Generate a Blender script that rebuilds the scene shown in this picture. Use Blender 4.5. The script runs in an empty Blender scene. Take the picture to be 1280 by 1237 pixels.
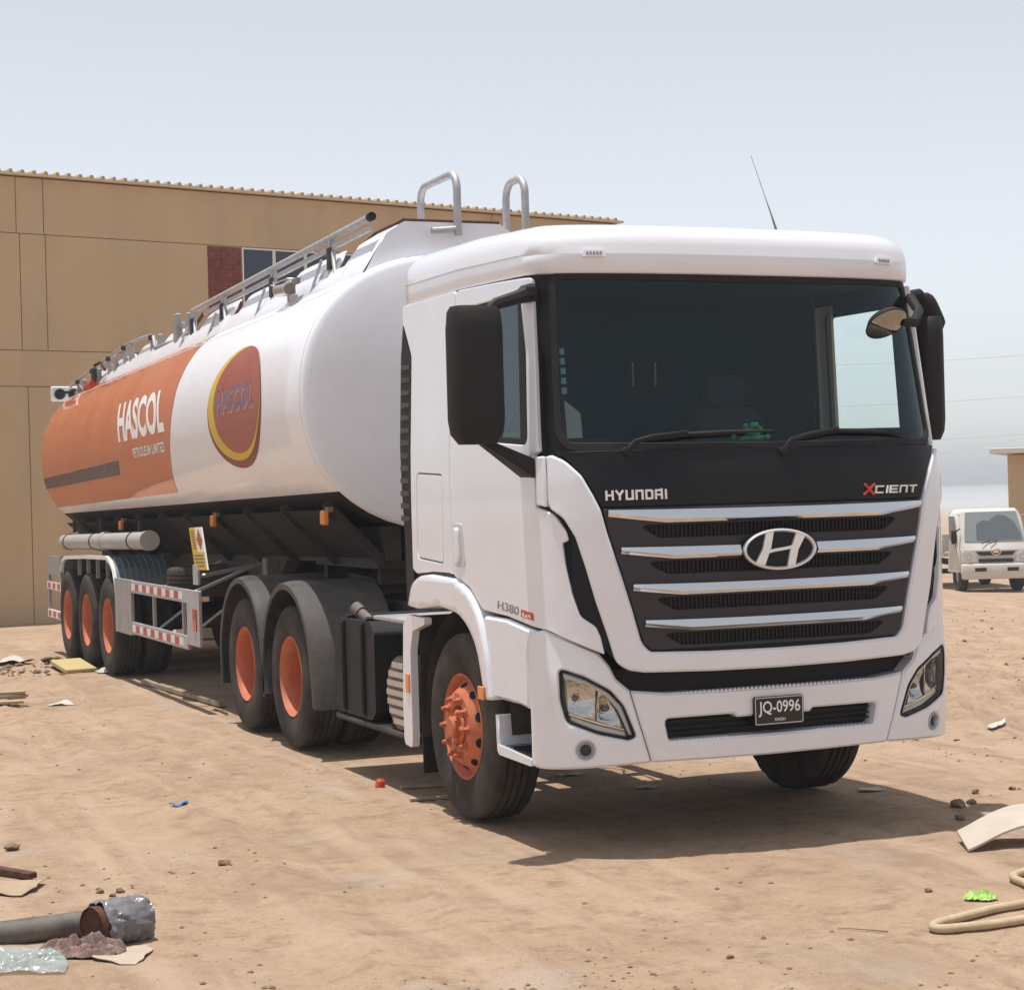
import bpy, bmesh, math, random
import numpy as np
from bisect import bisect_right
from mathutils import Vector, Matrix, noise, geometry

random.seed(7)
SC = bpy.context.scene
COL = SC.collection
R = math.radians

# ------------------------------------------------------------------ camera
cam_d = bpy.data.cameras.new('camera')
cam = bpy.data.objects.new('camera', cam_d)
COL.objects.link(cam)
SC.camera = cam
cam_d.sensor_fit = 'HORIZONTAL'
cam_d.sensor_width = 36.0
cam_d.lens = 36.0 * 2364.06 / 1280.0
cam_d.clip_start = 0.1
cam_d.clip_end = 3000.0
_y, _p, _r = -.3966, -.0005, -.027
_fw = Vector((-math.sin(_y) * math.cos(_p), math.cos(_y) * math.cos(_p), math.sin(_p)))
_rt = Vector((math.cos(_y), math.sin(_y), 0)); _up = _rt.cross(_fw)
_R = _rt * math.cos(_r) + _up * math.sin(_r); _U = _up * math.cos(_r) - _rt * math.sin(_r)
_m = Matrix((( _R.x, _U.x, -_fw.x), (_R.y, _U.y, -_fw.y), (_R.z, _U.z, -_fw.z))).to_4x4()
_m.translation = (-5.1676, -8.7776, 1.8742)
cam.matrix_world = _m

# ------------------------------------------------------------------ world, sun, exposure
SUN = Vector((-.10, .045, 1.0)).normalized()
world = bpy.data.worlds.new('World'); SC.world = world; world.use_nodes = True
wn = world.node_tree.nodes; wl = world.node_tree.links
bg = wn['Background']
sky = wn.new('ShaderNodeTexSky'); sky.sky_type = 'NISHITA'; sky.sun_disc = False
sky.sun_elevation = math.asin(SUN.z); sky.sun_rotation = math.atan2(SUN.x, SUN.y)
sky.altitude = 0; sky.air_density = .9; sky.dust_density = .9; sky.ozone_density = 1.0
hs = wn.new('ShaderNodeHueSaturation'); hs.inputs['Saturation'].default_value = .24
tint = wn.new('ShaderNodeMix'); tint.data_type = 'RGBA'; tint.blend_type = 'MULTIPLY'; tint.inputs['Factor'].default_value = 1
tint.inputs['B'].default_value = (.985, 1.0, 1.02, 1)
wl.new(sky.outputs[0], hs.inputs['Color']); wl.new(hs.outputs[0], tint.inputs['A']); wl.new(tint.outputs['Result'], bg.inputs['Color'])
bg.inputs['Strength'].default_value = .126
sun_d = bpy.data.lights.new('sun', 'SUN'); sun = bpy.data.objects.new('sun', sun_d); COL.objects.link(sun)
sun_d.energy = 3.6; sun_d.angle = R(.6); sun_d.color = (1, .975, .94)
sun.rotation_euler = SUN.to_track_quat('Z', 'Y').to_euler(); sun.location = (0, 0, 30)
SC.view_settings.view_transform = 'Standard'; SC.view_settings.look = 'None'
SC.view_settings.gamma = 1.0; SC.view_settings.use_curve_mapping = False
SC.view_settings.exposure = .36

# ------------------------------------------------------------------ materials
MT = {}
SAND = (.43, .30, .195)
def mat(name, col, rough=.5, metal=0.0, var=0.0, vscale=6.0, col2=None, bump=0.0, bscale=60.0, coat=0.0, dust=0.0, dscale=3.0, rvar=0.0, spec=.5, stretch=None):
    m = bpy.data.materials.new(name); m.use_nodes = True
    n = m.node_tree.nodes; l = m.node_tree.links; b = n['Principled BSDF']
    b.inputs['Base Color'].default_value = (*col, 1); b.inputs['Roughness'].default_value = rough
    b.inputs['Metallic'].default_value = metal; b.inputs['Coat Weight'].default_value = coat
    b.inputs['Coat Roughness'].default_value = .03; b.inputs['Specular IOR Level'].default_value = spec
    tc = n.new('ShaderNodeTexCoord'); mp = n.new('ShaderNodeMapping'); l.new(tc.outputs['Object'], mp.inputs[0])
    if stretch: mp.inputs['Scale'].default_value = stretch
    out = None
    if var or col2:
        t = n.new('ShaderNodeTexNoise'); t.inputs['Scale'].default_value = vscale; t.inputs['Detail'].default_value = 7; t.inputs['Roughness'].default_value = .62
        l.new(mp.outputs[0], t.inputs['Vector'])
        mx = n.new('ShaderNodeMix'); mx.data_type = 'RGBA'
        c2 = col2 or tuple(c * (1 - var) for c in col)
        mx.inputs['A'].default_value = (*col, 1); mx.inputs['B'].default_value = (*c2, 1)
        rp = n.new('ShaderNodeMapRange'); rp.inputs[1].default_value = .38; rp.inputs[2].default_value = .64
        l.new(t.outputs['Fac'], rp.inputs[0]); l.new(rp.outputs[0], mx.inputs['Factor']); out = mx.outputs['Result']
    if dust:
        t2 = n.new('ShaderNodeTexNoise'); t2.inputs['Scale'].default_value = dscale; t2.inputs['Detail'].default_value = 9; t2.inputs['Roughness'].default_value = .7
        l.new(tc.outputs['Object'], t2.inputs['Vector'])
        rp2 = n.new('ShaderNodeMapRange'); rp2.inputs[1].default_value = .35; rp2.inputs[2].default_value = .75; rp2.inputs[4].default_value = dust
        l.new(t2.outputs['Fac'], rp2.inputs[0])
        mx2 = n.new('ShaderNodeMix'); mx2.data_type = 'RGBA'; mx2.inputs['A'].default_value = (*col, 1); mx2.inputs['B'].default_value = (.40, .31, .23, 1)
        if out: l.new(out, mx2.inputs['A'])
        l.new(rp2.outputs[0], mx2.inputs['Factor']); out = mx2.outputs['Result']
        rr = n.new('ShaderNodeMapRange'); rr.inputs[2].default_value = max(dust, .01); rr.inputs[3].default_value = rough; rr.inputs[4].default_value = min(1, rough + .35)
        l.new(rp2.outputs[0], rr.inputs[0]); l.new(rr.outputs[0], b.inputs['Roughness'])
    if out: l.new(out, b.inputs['Base Color'])
    if bump:
        t3 = n.new('ShaderNodeTexNoise'); t3.inputs['Scale'].default_value = bscale; t3.inputs['Detail'].default_value = 6
        l.new(mp.outputs[0], t3.inputs['Vector'])
        bp = n.new('ShaderNodeBump'); bp.inputs['Strength'].default_value = bump; bp.inputs['Distance'].default_value = .02
        l.new(t3.outputs['Fac'], bp.inputs['Height']); l.new(bp.outputs[0], b.inputs['Normal'])
    MT[name] = m
    return m
def glassmat(name, tint, rough=0.0, refl=1.5):
    m = bpy.data.materials.new(name); m.use_nodes = True
    n = m.node_tree.nodes; l = m.node_tree.links; n.clear()
    o = n.new('ShaderNodeOutputMaterial'); mx = n.new('ShaderNodeMixShader'); tr = n.new('ShaderNodeBsdfTransparent'); gl = n.new('ShaderNodeBsdfGlossy')
    fr = n.new('ShaderNodeFresnel'); ge = n.new('ShaderNodeNewGeometry'); io = n.new('ShaderNodeMapRange'); io.inputs[3].default_value = refl; io.inputs[4].default_value = 1 / refl
    l.new(ge.outputs['Backfacing'], io.inputs[0]); l.new(io.outputs[0], fr.inputs[0])
    tr.inputs[0].default_value = (*tint, 1); gl.inputs['Roughness'].default_value = rough; gl.inputs['Color'].default_value = (.80, .95, 1, 1)
    l.new(fr.outputs[0], mx.inputs[0]); l.new(tr.outputs[0], mx.inputs[1]); l.new(gl.outputs[0], mx.inputs[2]); l.new(mx.outputs[0], o.inputs[0])
    MT[name] = m
    return m
def emat(name, col, st):
    m = mat(name, col, .4)
    return m

mat('white_paint', (.765, .775, .83), .32, coat=1.0, dust=.15, dscale=1.6)
mat('tank_white', (.82, .83, .88), .40, coat=.55, dust=.12, dscale=1.1, var=.03)
MT['tank_white'].node_tree.nodes['Principled BSDF'].inputs['Coat Roughness'].default_value = .10
mat('orange_paint', (.60, .135, .040), .34, coat=.8, dust=.22, dscale=1.3)
mat('red_paint', (.33, .045, .030), .38, coat=.5, dust=.25, dscale=2)
mat('dark_red_paint', (.20, .03, .015), .4)
mat('yellow_paint', (.62, .42, .03), .4, dust=.1)
mat('purple_paint', (.17, .10, .17), .4)
mat('grey_livery', (.12, .085, .085), .45, dust=.12)
mat('decal_white', (.80, .78, .76), .45)
mat('decal_grey', (.25, .25, .25), .5)
mat('emblem_shadow', (.46, .20, .13), .5)
mat('decal_faint', (.55, .55, .56), .5)
mat('black_gloss', (.007, .007, .010), .25, spec=.22, dust=.02, dscale=2)
mat('black_plastic', (.011, .0105, .012), .5, spec=.25, dust=.04, dscale=3, bump=.05, bscale=250)
mat('grille_grey', (.036, .030, .037), .42, spec=.3, dust=.03)
mat('chassis_black', (.022, .020, .020), .65, spec=.3, dust=.22, dscale=2.2)
mat('chassis_grey', (.10, .095, .09), .6, dust=.5, dscale=2.0)
mat('rubber', (.018, .0165, .016), .85, spec=.3, dust=.20, dscale=3.5, bump=.15, bscale=90)
mat('fender_plastic', (.034, .034, .036), .55, spec=.3, dust=.28, dscale=2.4)
mat('rim_orange', (.54, .115, .030), .5, dust=.38, dscale=5, var=.2, vscale=9)
mat('chrome', (.82, .81, .80), .09, 1.0, rvar=.1)
mat('alloy', (.62, .61, .60), .32, 1.0, var=.15, vscale=14)
mat('galvanised', (.50, .50, .51), .45, .7, var=.2, vscale=20, dust=.15)
mat('steel_grey', (.35, .34, .34), .5, .4, var=.2, dust=.3)
mat('blue_plastic', (.10, .17, .21), .55, dust=.5, dscale=3)
mat('tube_grey', (.36, .35, .34), .5, dust=.3)
mat('amber', (.75, .22, .03), .25, coat=.6)
mat('red_lens', (.45, .02, .015), .3, coat=.5)
mat('tape_white', (.72, .70, .68), .45, dust=.2)
mat('tape_red', (.45, .06, .05), .45, dust=.2)
mat('interior_dark', (.006, .016, .021), .8, spec=.2)
mat('interior_grey', (.09, .095, .10), .75)
mat('interior_beige', (.42, .36, .28), .8)
mat('seat_fabric', (.014, .020, .026), .9, bump=.2, bscale=300)
mat('plate_black', (.008, .008, .009), .3)
mat('green_thing', (.03, .30, .11), .7, var=.4, vscale=40)
mat('cyan_sticker', (.03, .10, .13), .6)
mat('reflector', (.60, .59, .57), .12, 1.0, bump=.35, bscale=40)
mat('mirror_glass', (.32, .32, .32), .02, 1.0)
mat('silver', (.80, .80, .81), .28, .55)
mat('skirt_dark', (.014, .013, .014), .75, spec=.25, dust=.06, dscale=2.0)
glassmat('windshield_glass', (.86, .96, .95), 0.0, 1.44)
glassmat('side_glass', (.96, .98, .98))
glassmat('lens_glass', (.93, .93, .92), 0.0, 1.35)
mat('dusty_glass', (.22, .25, .25), .25)
mat('wiped_glass', (.11, .13, .14), .2)
mat('wall_tan', (.53, .385, .232), .9, var=.14, vscale=.9, stretch=(1, 1, .3), bump=.25, bscale=25, dust=.05)
mat('wall_joint', (.43, .31, .188), .95)
mat('roof_cream', (.62, .50, .34), .6, var=.1)
mat('brick_red', (.24, .060, .040), .9, var=.45, vscale=7, bump=.3, bscale=40)
mat('mortar', (.22, .12, .09), .95)
mat('window_blue', (.025, .033, .055), .15)
mat('frame_white', (.70, .69, .66), .5)
mat('slab_white', (.66, .62, .56), .8, var=.1)
mat('pale_truck', (.62, .60, .57), .5, dust=.45, dscale=1.2)
mat('cardboard', (.40, .29, .19), .9, var=.18, vscale=12, bump=.2, bscale=60)
mat('cardboard_pale', (.46, .37, .28), .85, var=.12, vscale=9)
mat('cloth_brown', (.30, .20, .165), .95, var=.4, vscale=14, bump=.4, bscale=160)
mat('pipe_black', (.06, .056, .058), .55, dust=.55, dscale=5)
mat('rust', (.115, .042, .024), .9, var=.5, vscale=14, bump=.4, bscale=70)
mat('wood', (.46, .34, .22), .85, var=.35, vscale=5, stretch=(1, 12, 12), bump=.2)
mat('wood_old', (.36, .27, .18), .9, var=.4, vscale=8, bump=.3)
mat('hose_beige', (.50, .38, .235), .6, var=.15, vscale=20, dust=.2)
mat('panel_white', (.52, .44, .37), .55, var=.12, vscale=8, dust=.25)
mat('paper_white', (.50, .47, .42), .9, dust=.2)
mat('paper_yellow', (.48, .38, .17), .9, dust=.2)
mat('wrapper_green', (.30, .62, .06), .35, col2=(.55, .66, .30), vscale=30)
mat('plastic_blue', (.06, .16, .40), .5)
mat('plastic_red', (.55, .06, .03), .45)
mat('clod', (.22, .145, .09), .95, var=.35, vscale=20, bump=.4, bscale=60)
mat('pebble', (.25, .17, .11), .95, var=.45, vscale=3)
mat('wire', (.45, .46, .48), .6)
def plasticwrap(name, col, tr):
    m = mat(name, col, .18, bump=.7, bscale=14, var=.3, vscale=7)
    b = m.node_tree.nodes['Principled BSDF']; b.inputs['Alpha'].default_value = tr
    return m
plasticwrap('bag_clear', (.46, .52, .50), .55)
plasticwrap('wrap_silver', (.20, .19, .20), 1.0)

# ground
gm = bpy.data.materials.new('sand_ground'); gm.use_nodes = True; MT['sand_ground'] = gm
n = gm.node_tree.nodes; l = gm.node_tree.links; b = n['Principled BSDF']; b.inputs['Roughness'].default_value = .95; b.inputs['Specular IOR Level'].default_value = .15
tc = n.new('ShaderNodeTexCoord')
def nz(scale, det=8, rough=.6, vec=None, dist=0):
    t = n.new('ShaderNodeTexNoise'); t.inputs['Scale'].default_value = scale; t.inputs['Detail'].default_value = det; t.inputs['Roughness'].default_value = rough; t.inputs['Distortion'].default_value = dist
    l.new(vec or tc.outputs['Object'], t.inputs['Vector']); return t.outputs['Fac']
def rng(src, a, b_, c, d):
    q = n.new('ShaderNodeMapRange'); q.inputs[1].default_value = a; q.inputs[2].default_value = b_; q.inputs[3].default_value = c; q.inputs[4].default_value = d
    l.new(src, q.inputs[0]); return q.outputs[0]
def mixc(fac, a, bcol):
    q = n.new('ShaderNodeMix'); q.data_type = 'RGBA'
    l.new(fac, q.inputs['Factor'])
    if isinstance(a, tuple): q.inputs['A'].default_value = (*a, 1)
    else: l.new(a, q.inputs['A'])
    if isinstance(bcol, tuple): q.inputs['B'].default_value = (*bcol, 1)
    else: l.new(bcol, q.inputs['B'])
    return q.outputs['Result']
mp = n.new('ShaderNodeMapping'); mp.inputs['Scale'].default_value = (.9, 1.1, 1); mp.inputs['Rotation'].default_value = (0, 0, R(-22)); l.new(tc.outputs['Object'], mp.inputs[0])
c = mixc(rng(nz(.55, 6, .6), .35, .65, 0, 1), (.45, .310, .205), (.36, .245, .160))
c = mixc(rng(nz(2.2, 9, .7), .44, .66, 0, .85), c, (.49, .350, .242))
c = mixc(rng(nz(4.5, 10, .78, mp.outputs[0]), .50, .66, 0, .9), c, (.245, .165, .107))
c = mixc(rng(nz(24, 10, .85), .50, .68, 0, .65), c, (.27, .182, .118))
c = mixc(rng(nz(110, 6, .8), .50, .68, 0, .75), c, (.23, .154, .10))
c = mixc(rng(nz(75, 6, .8), .56, .70, 0, .4), c, (.58, .44, .32))
mk = n.new('ShaderNodeMath'); mk.operation = 'MULTIPLY'
l.new(rng(nz(16, 10, .8, None, .4), .56, .66, 0, 1), mk.inputs[0]); l.new(rng(nz(1.6, 4, .6), .47, .62, 0, .85), mk.inputs[1])
c = mixc(mk.outputs[0], c, (.15, .098, .062))  # dark specks: darker clumps with their small shadows put into the colour
c = mixc(rng(nz(.9, 7, .65, None, .3), .54, .66, 0, .55), c, (.30, .205, .135))
c = mixc(rng(nz(1.1, 5, .55, None, .6), .58, .68, 0, .6), c, (.40, .325, .27))
mp2 = n.new('ShaderNodeMapping'); mp2.inputs['Scale'].default_value = (2.2, .32, 1); mp2.inputs['Rotation'].default_value = (0, 0, R(14)); l.new(tc.outputs['Object'], mp2.inputs[0])
c = mixc(rng(nz(1.3, 6, .6, mp2.outputs[0], .5), .50, .66, 0, .6), c, (.49, .352, .250))
c = mixc(rng(nz(1.9, 7, .65, mp2.outputs[0], .8), .54, .68, 0, .55), c, (.30, .205, .138))
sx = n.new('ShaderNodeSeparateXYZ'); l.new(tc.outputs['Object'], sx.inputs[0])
c = mixc(rng(sx.outputs['Y'], 90, 190, 0, 1), c, (.42, .415, .41))   # far ground paled towards the sky, haze put into the colour
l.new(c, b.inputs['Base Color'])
bp = n.new('ShaderNodeBump'); bp.inputs['Strength'].default_value = .8; bp.inputs['Distance'].default_value = .035
ad = n.new('ShaderNodeMath'); ad.operation = 'ADD'
l.new(rng(nz(9, 9, .7, mp.outputs[0]), 0, 1, 0, 1), ad.inputs[0]); l.new(rng(nz(55, 6, .7), 0, 1, 0, .35), ad.inputs[1])
l.new(ad.outputs[0], bp.inputs['Height']); l.new(bp.outputs[0], b.inputs['Normal'])

# ------------------------------------------------------------------ mesh helpers
ORG = {}
class MB:
    def __init__(s): s.v = []; s.f = []; s.m = []
    def add(s, vs, fs, mi=0):
        o = len(s.v); s.v += [tuple(p) for p in vs]
        for f in fs: s.f.append([i + o for i in f]); s.m.append(mi)
        return s
    def hull(s, pts, mi=0):
        bm = bmesh.new()
        for p in pts: bm.verts.new(p)
        r = bmesh.ops.convex_hull(bm, input=bm.verts)
        dead = [g for g in r['geom_interior'] + r['geom_unused'] if isinstance(g, bmesh.types.BMVert)]
        if dead: bmesh.ops.delete(bm, geom=list(set(dead)), context='VERTS')
        bmesh.ops.dissolve_limit(bm, angle_limit=.01, verts=bm.verts, edges=bm.edges)
        bm.verts.index_update()
        s.add([v.co[:] for v in bm.verts], [[v.index for v in f.verts] for f in bm.faces], mi); bm.free(); return s
    def box(s, c, d, bev=0.0, rot=None, mi=0, seg=1):
        hx, hy, hz = d[0] / 2, d[1] / 2, d[2] / 2
        M3 = rot if rot else Matrix.Identity(3); c = Vector(c)
        if bev <= 0:
            P = [Vector((x * hx, y * hy, z * hz)) for z in (-1, 1) for y in (-1, 1) for x in (-1, 1)]
            s.add([M3 @ p + c for p in P], [(0, 2, 3, 1), (4, 5, 7, 6), (0, 1, 5, 4), (2, 6, 7, 3), (0, 4, 6, 2), (1, 3, 7, 5)], mi); return s
        bev = min(bev, hx * .98, hy * .98, hz * .98); pts = []
        for sx in (-1, 1):
            for sy in (-1, 1):
                for sz in (-1, 1):
                    k = Vector((sx * (hx - bev), sy * (hy - bev), sz * (hz - bev)))
                    for i in range(seg + 1):
                        for j in range(seg + 1 - i):
                            q = Vector((sx * i, sy * j, sz * (seg - i - j))).normalized() * bev
                            pts.append(M3 @ (k + q) + c)
        return s.hull(pts, mi)
    def cyl(s, p0, p1, r0, r1=None, n=16, cap=True, mi=0):
        p0 = Vector(p0); p1 = Vector(p1); r1 = r0 if r1 is None else r1
        d = (p1 - p0).normalized(); a = d.orthogonal().normalized(); b = d.cross(a)
        vs = []
        for p, r in ((p0, r0), (p1, r1)):
            for i in range(n):
                t = 2 * math.pi * i / n; vs.append(p + a * math.cos(t) * r + b * math.sin(t) * r)
        fs = [(i, (i + 1) % n, n + (i + 1) % n, n + i) for i in range(n)]
        if cap: fs += [tuple(range(n))[::-1], tuple(range(n, 2 * n))]
        return s.add(vs, fs, mi)
    def tube(s, pts, r, n=8, cap=True, mi=0, closed=False):
        pts = [Vector(p) for p in pts]; N = len(pts); vs = []
        rr = r if isinstance(r, (list, tuple)) else [r] * N
        ref = None
        for i, p in enumerate(pts):
            if closed: d = (pts[(i + 1) % N] - pts[i - 1]).normalized()
            else: d = (pts[min(i + 1, N - 1)] - pts[max(i - 1, 0)]).normalized()
            if ref is None: ref = d.orthogonal().normalized()
            a = (ref - d * ref.dot(d)).normalized(); ref = a; b = d.cross(a)
            for k in range(n):
                t = 2 * math.pi * k / n; vs.append(p + a * math.cos(t) * rr[i] + b * math.sin(t) * rr[i])
        fs = []
        for i in range(N if closed else N - 1):
            j = (i + 1) % N
            for k in range(n): fs.append((i * n + k, i * n + (k + 1) % n, j * n + (k + 1) % n, j * n + k))
        if cap and not closed: fs += [tuple(range(n))[::-1], tuple(range((N - 1) * n, N * n))]
        return s.add(vs, fs, mi)
    def lathe(s, prof, o, axis, n=32, mi=0, mod=None, close=False):
        o = Vector(o); d = Vector(axis).normalized(); a = d.orthogonal().normalized(); b = d.cross(a); vs = []
        for j, (r, t) in enumerate(prof):
            for i in range(n):
                q = 2 * math.pi * i / n; rr = r + (mod(i, j) if mod else 0)
                vs.append(o + d * t + (a * math.cos(q) + b * math.sin(q)) * rr)
        fs = []
        L = len(prof)
        for j in range(L if close else L - 1):
            k = (j + 1) % L
            for i in range(n): fs.append((j * n + i, j * n + (i + 1) % n, k * n + (i + 1) % n, k * n + i))
        if not close:
            if prof[0][0] > 1e-4: pass
        return s.add(vs, fs, mi)
    def prism(s, poly, fn, a, b, mi=0):
        # fn(u,v,w) -> xyz ; extruded along w from a to b
        n = len(poly); vs = [fn(u, v, a) for u, v in poly] + [fn(u, v, b) for u, v in poly]
        fs = [tuple(range(n))[::-1], tuple(range(n, 2 * n))] + [(i, (i + 1) % n, n + (i + 1) % n, n + i) for i in range(n)]
        return s.add(vs, fs, mi)
    def grid(s, fn, us, vs_, mi=0):
        P = [fn(u, v) for v in vs_ for u in us]; nu = len(us)
        return s.add(P, [(j * nu + i, j * nu + i + 1, (j + 1) * nu + i + 1, (j + 1) * nu + i) for j in range(len(vs_) - 1) for i in range(nu - 1)], mi)
    def build(s, name, mats, parent=None, smooth=35, recalc=True, merge=True):
        o = Vector((0, 0, 0))
        p = parent
        if p is not None:
            while p.parent is not None: p = p.parent
            o = ORG.get(p.name, o)
        me = bpy.data.meshes.new(name)
        me.from_pydata([(v[0] - o[0], v[1] - o[1], v[2] - o[2]) for v in s.v], [], s.f)
        if not isinstance(mats, (list, tuple)): mats = [mats]
        for q in mats: me.materials.append(MT[q])
        if len(mats) > 1: me.polygons.foreach_set('material_index', s.m)
        if recalc:
            bm = bmesh.new(); bm.from_mesh(me)
            if merge: bmesh.ops.remove_doubles(bm, verts=bm.verts, dist=1e-5)
            bmesh.ops.recalc_face_normals(bm, faces=bm.faces); bm.to_mesh(me); bm.free()
        if smooth:
            me.polygons.foreach_set('use_smooth', [True] * len(me.polygons)); me.set_sharp_from_angle(angle=R(smooth))
        ob = bpy.data.objects.new(name, me); COL.objects.link(ob)
        if parent is not None: ob.parent = parent
        return ob

def thing(name, label, cat, loc=(0, 0, 0), group=None):
    o = bpy.data.objects.new(name, None); COL.objects.link(o); o.location = loc; o.empty_display_size = .3
    o['label'] = label; o['category'] = cat
    if group: o['group'] = group
    ORG[o.name] = Vector(loc)
    return o
def tag(o, label, cat, group=None):
    o['label'] = label; o['category'] = cat
    if group: o['group'] = group
    return o
def structure(o, kind='structure'):
    o['kind'] = kind; return o
def copy_tree(o, parent=None):
    c = o.copy(); COL.objects.link(c); c.parent = parent
    for ch in o.children: copy_tree(ch, c)
    return c

def rp(pts, r, seg=5):
    """polygon with rounded corners (radius clipped to the edges)"""
    n = len(pts); out = []
    rs = r if isinstance(r, (list, tuple)) else [r] * n
    for i in range(n):
        p = Vector(pts[i]); a = Vector(pts[i - 1]); b = Vector(pts[(i + 1) % n])
        da = a - p; db = b - p; la, lb = da.length, db.length
        if rs[i] <= 0 or la < 1e-6 or lb < 1e-6: out.append(tuple(p)); continue
        da /= la; db /= lb; ang = da.angle(db)
        if ang > 3.05: out.append(tuple(p)); continue
        t = min(rs[i] / math.tan(ang / 2), la * .48, lb * .48)
        A = p + da * t; B = p + db * t
        for k in range(seg + 1):
            u = k / seg; out.append(tuple(A * (1 - u) ** 2 + p * 2 * u * (1 - u) + B * u * u))
    return out
def resample(poly, g):
    out = []
    for a, b in zip(poly, poly[1:] + poly[:1]):
        d = math.hypot(b[0] - a[0], b[1] - a[1]); k = max(1, int(math.ceil(d / g)))
        for i in range(k): out.append((a[0] + (b[0] - a[0]) * i / k, a[1] + (b[1] - a[1]) * i / k))
    res = []
    for p in out:
        if not res or math.hypot(p[0] - res[-1][0], p[1] - res[-1][1]) > 1e-5: res.append(p)
    if math.hypot(res[0][0] - res[-1][0], res[0][1] - res[-1][1]) < 1e-5: res.pop()
    return res
def inset(poly, d):
    n = len(poly); out = []
    for i in range(n):
        p = Vector(poly[i]); a = Vector(poly[i - 1]); b = Vector(poly[(i + 1) % n])
        e0 = (p - a).normalized(); e1 = (b - p).normalized()
        n0 = Vector((-e0.y, e0.x)); n1 = Vector((-e1.y, e1.x)); m = n0 + n1
        if m.length < 1e-4: m = n0.copy()
        m.normalize(); k = d / max(.5, m.dot(n0)); out.append(tuple(p + m * k))
    return out
def area(poly): return .5 * sum(a[0] * b[1] - b[0] * a[1] for a, b in zip(poly, poly[1:] + poly[:1]))
def inside(poly, x, y):
    c = False; j = len(poly) - 1
    for i in range(len(poly)):
        xi, yi = poly[i]; xj, yj = poly[j]
        if (yi > y) != (yj > y) and x < (xj - xi) * (y - yi) / (yj - yi) + xi: c = not c
        j = i
    return c
def panel(mb, surf, poly, holes=(), off=.012, th=.03, bev=.006, grid=.06, mi=0, walls=True):
    """a plate that follows surf(u,v,off): bevelled rim, walls going back by th"""
    if area(poly) < 0: poly = poly[::-1]
    loops = [resample(list(poly), grid)] + [resample(list(h if area(h) < 0 else h[::-1]), grid) for h in holes]
    ins = [inset(lp, bev) if bev > 0 else lp for lp in loops]
    pts = []; edges = []
    for lp in ins:
        o = len(pts); k = len(lp); pts += lp; edges += [(o + i, o + (i + 1) % k) for i in range(k)]
    nb = len(pts)
    xs = [p[0] for p in ins[0]]; ys = [p[1] for p in ins[0]]
    bnd = np.array(pts)
    x = min(xs) + grid * .5
    while x < max(xs):
        y = min(ys) + grid * .5
        while y < max(ys):
            if inside(ins[0], x, y) and not any(inside(h, x, y) for h in ins[1:]) and np.min((bnd[:, 0] - x) ** 2 + (bnd[:, 1] - y) ** 2) > (grid * .45) ** 2: pts.append((x, y))
            y += grid
        x += grid
    V, E, F, ov, oe, of = geometry.delaunay_2d_cdt([Vector(p) for p in pts], edges, [], 0, 1e-7)
    idx = {}
    for i, lst in enumerate(ov):
        for q in lst: idx[q] = i
    fs = []
    for f in F:
        cx = sum(V[i].x for i in f) / len(f); cy = sum(V[i].y for i in f) / len(f)
        if inside(ins[0], cx, cy) and not any(inside(h, cx, cy) for h in ins[1:]):
            a = sum(V[f[i]].x * V[f[(i + 1) % len(f)]].y - V[f[(i + 1) % len(f)]].x * V[f[i]].y for i in range(len(f)))
            fs.append(tuple(f) if a > 0 else tuple(f)[::-1])
    vs = [surf(p.x, p.y, off) for p in V]
    if walls:
        o = 0
        for lp in loops:
            k = len(lp); b1 = len(vs); vs += [surf(p[0], p[1], off - bev) for p in lp]
            b2 = len(vs); vs += [surf(p[0], p[1], off - th) for p in lp]
            for i in range(k):
                j = (i + 1) % k; a, c = idx[o + i], idx[o + j]
                if bev > 0: fs.append((c, a, b1 + i, b1 + j))
                else: fs.append((c, a, b2 + i, b2 + j)); continue
                fs.append((b1 + j, b1 + i, b2 + i, b2 + j))
            o += k
    mb.add(vs, fs, mi); return mb
def mirp(poly): return [(-a, b) for a, b in poly][::-1]
def circ(cx, cy, rx, ry=None, n=24):
    ry = rx if ry is None else ry
    return [(cx + rx * math.cos(2 * math.pi * i / n), cy + ry * math.sin(2 * math.pi * i / n)) for i in range(n)]
def interp(T, x):
    if x <= T[0][0]: return T[0][1]
    for a, b in zip(T, T[1:]):
        if x <= b[0]: return a[1] + (b[1] - a[1]) * (x - a[0]) / (b[0] - a[0])
    return T[-1][1]
def mk_surf(W0, D, N, FZ, WZ):
    pts = [(math.sin(math.pi / 2 * i / 300) ** (2 / N) * W0, D * (1 - math.cos(math.pi / 2 * i / 300) ** (2 / N))) for i in range(301)]
    pts += [(W0, D + .05 * k) for k in range(1, 60)]
    S = [0]
    for a, b in zip(pts, pts[1:]): S.append(S[-1] + math.hypot(b[0] - a[0], b[1] - a[1]))
    def q(s, z):
        a = abs(s); i = min(max(bisect_right(S, a) - 1, 0), len(S) - 2); t = (a - S[i]) / (S[i + 1] - S[i])
        x = pts[i][0] + (pts[i + 1][0] - pts[i][0]) * t; y = pts[i][1] + (pts[i + 1][1] - pts[i][1]) * t
        k = max(0, 1 - y / .9); k = k * k * (3 - 2 * k)
        return Vector((math.copysign(x, s) * interp(WZ, z) / W0, y + interp(FZ, z) * k, z))
    def P(s, z, off=0.0):
        p = q(s, z)
        if off:
            e = 4e-3
            nn = (q(s + e, z) - q(s - e, z)).cross(q(s, z + e) - q(s, z - e)).normalized(); p = p + nn * off
        return p
    P.s_of_y = lambda y: S[300] + (y - D)
    return P

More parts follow.
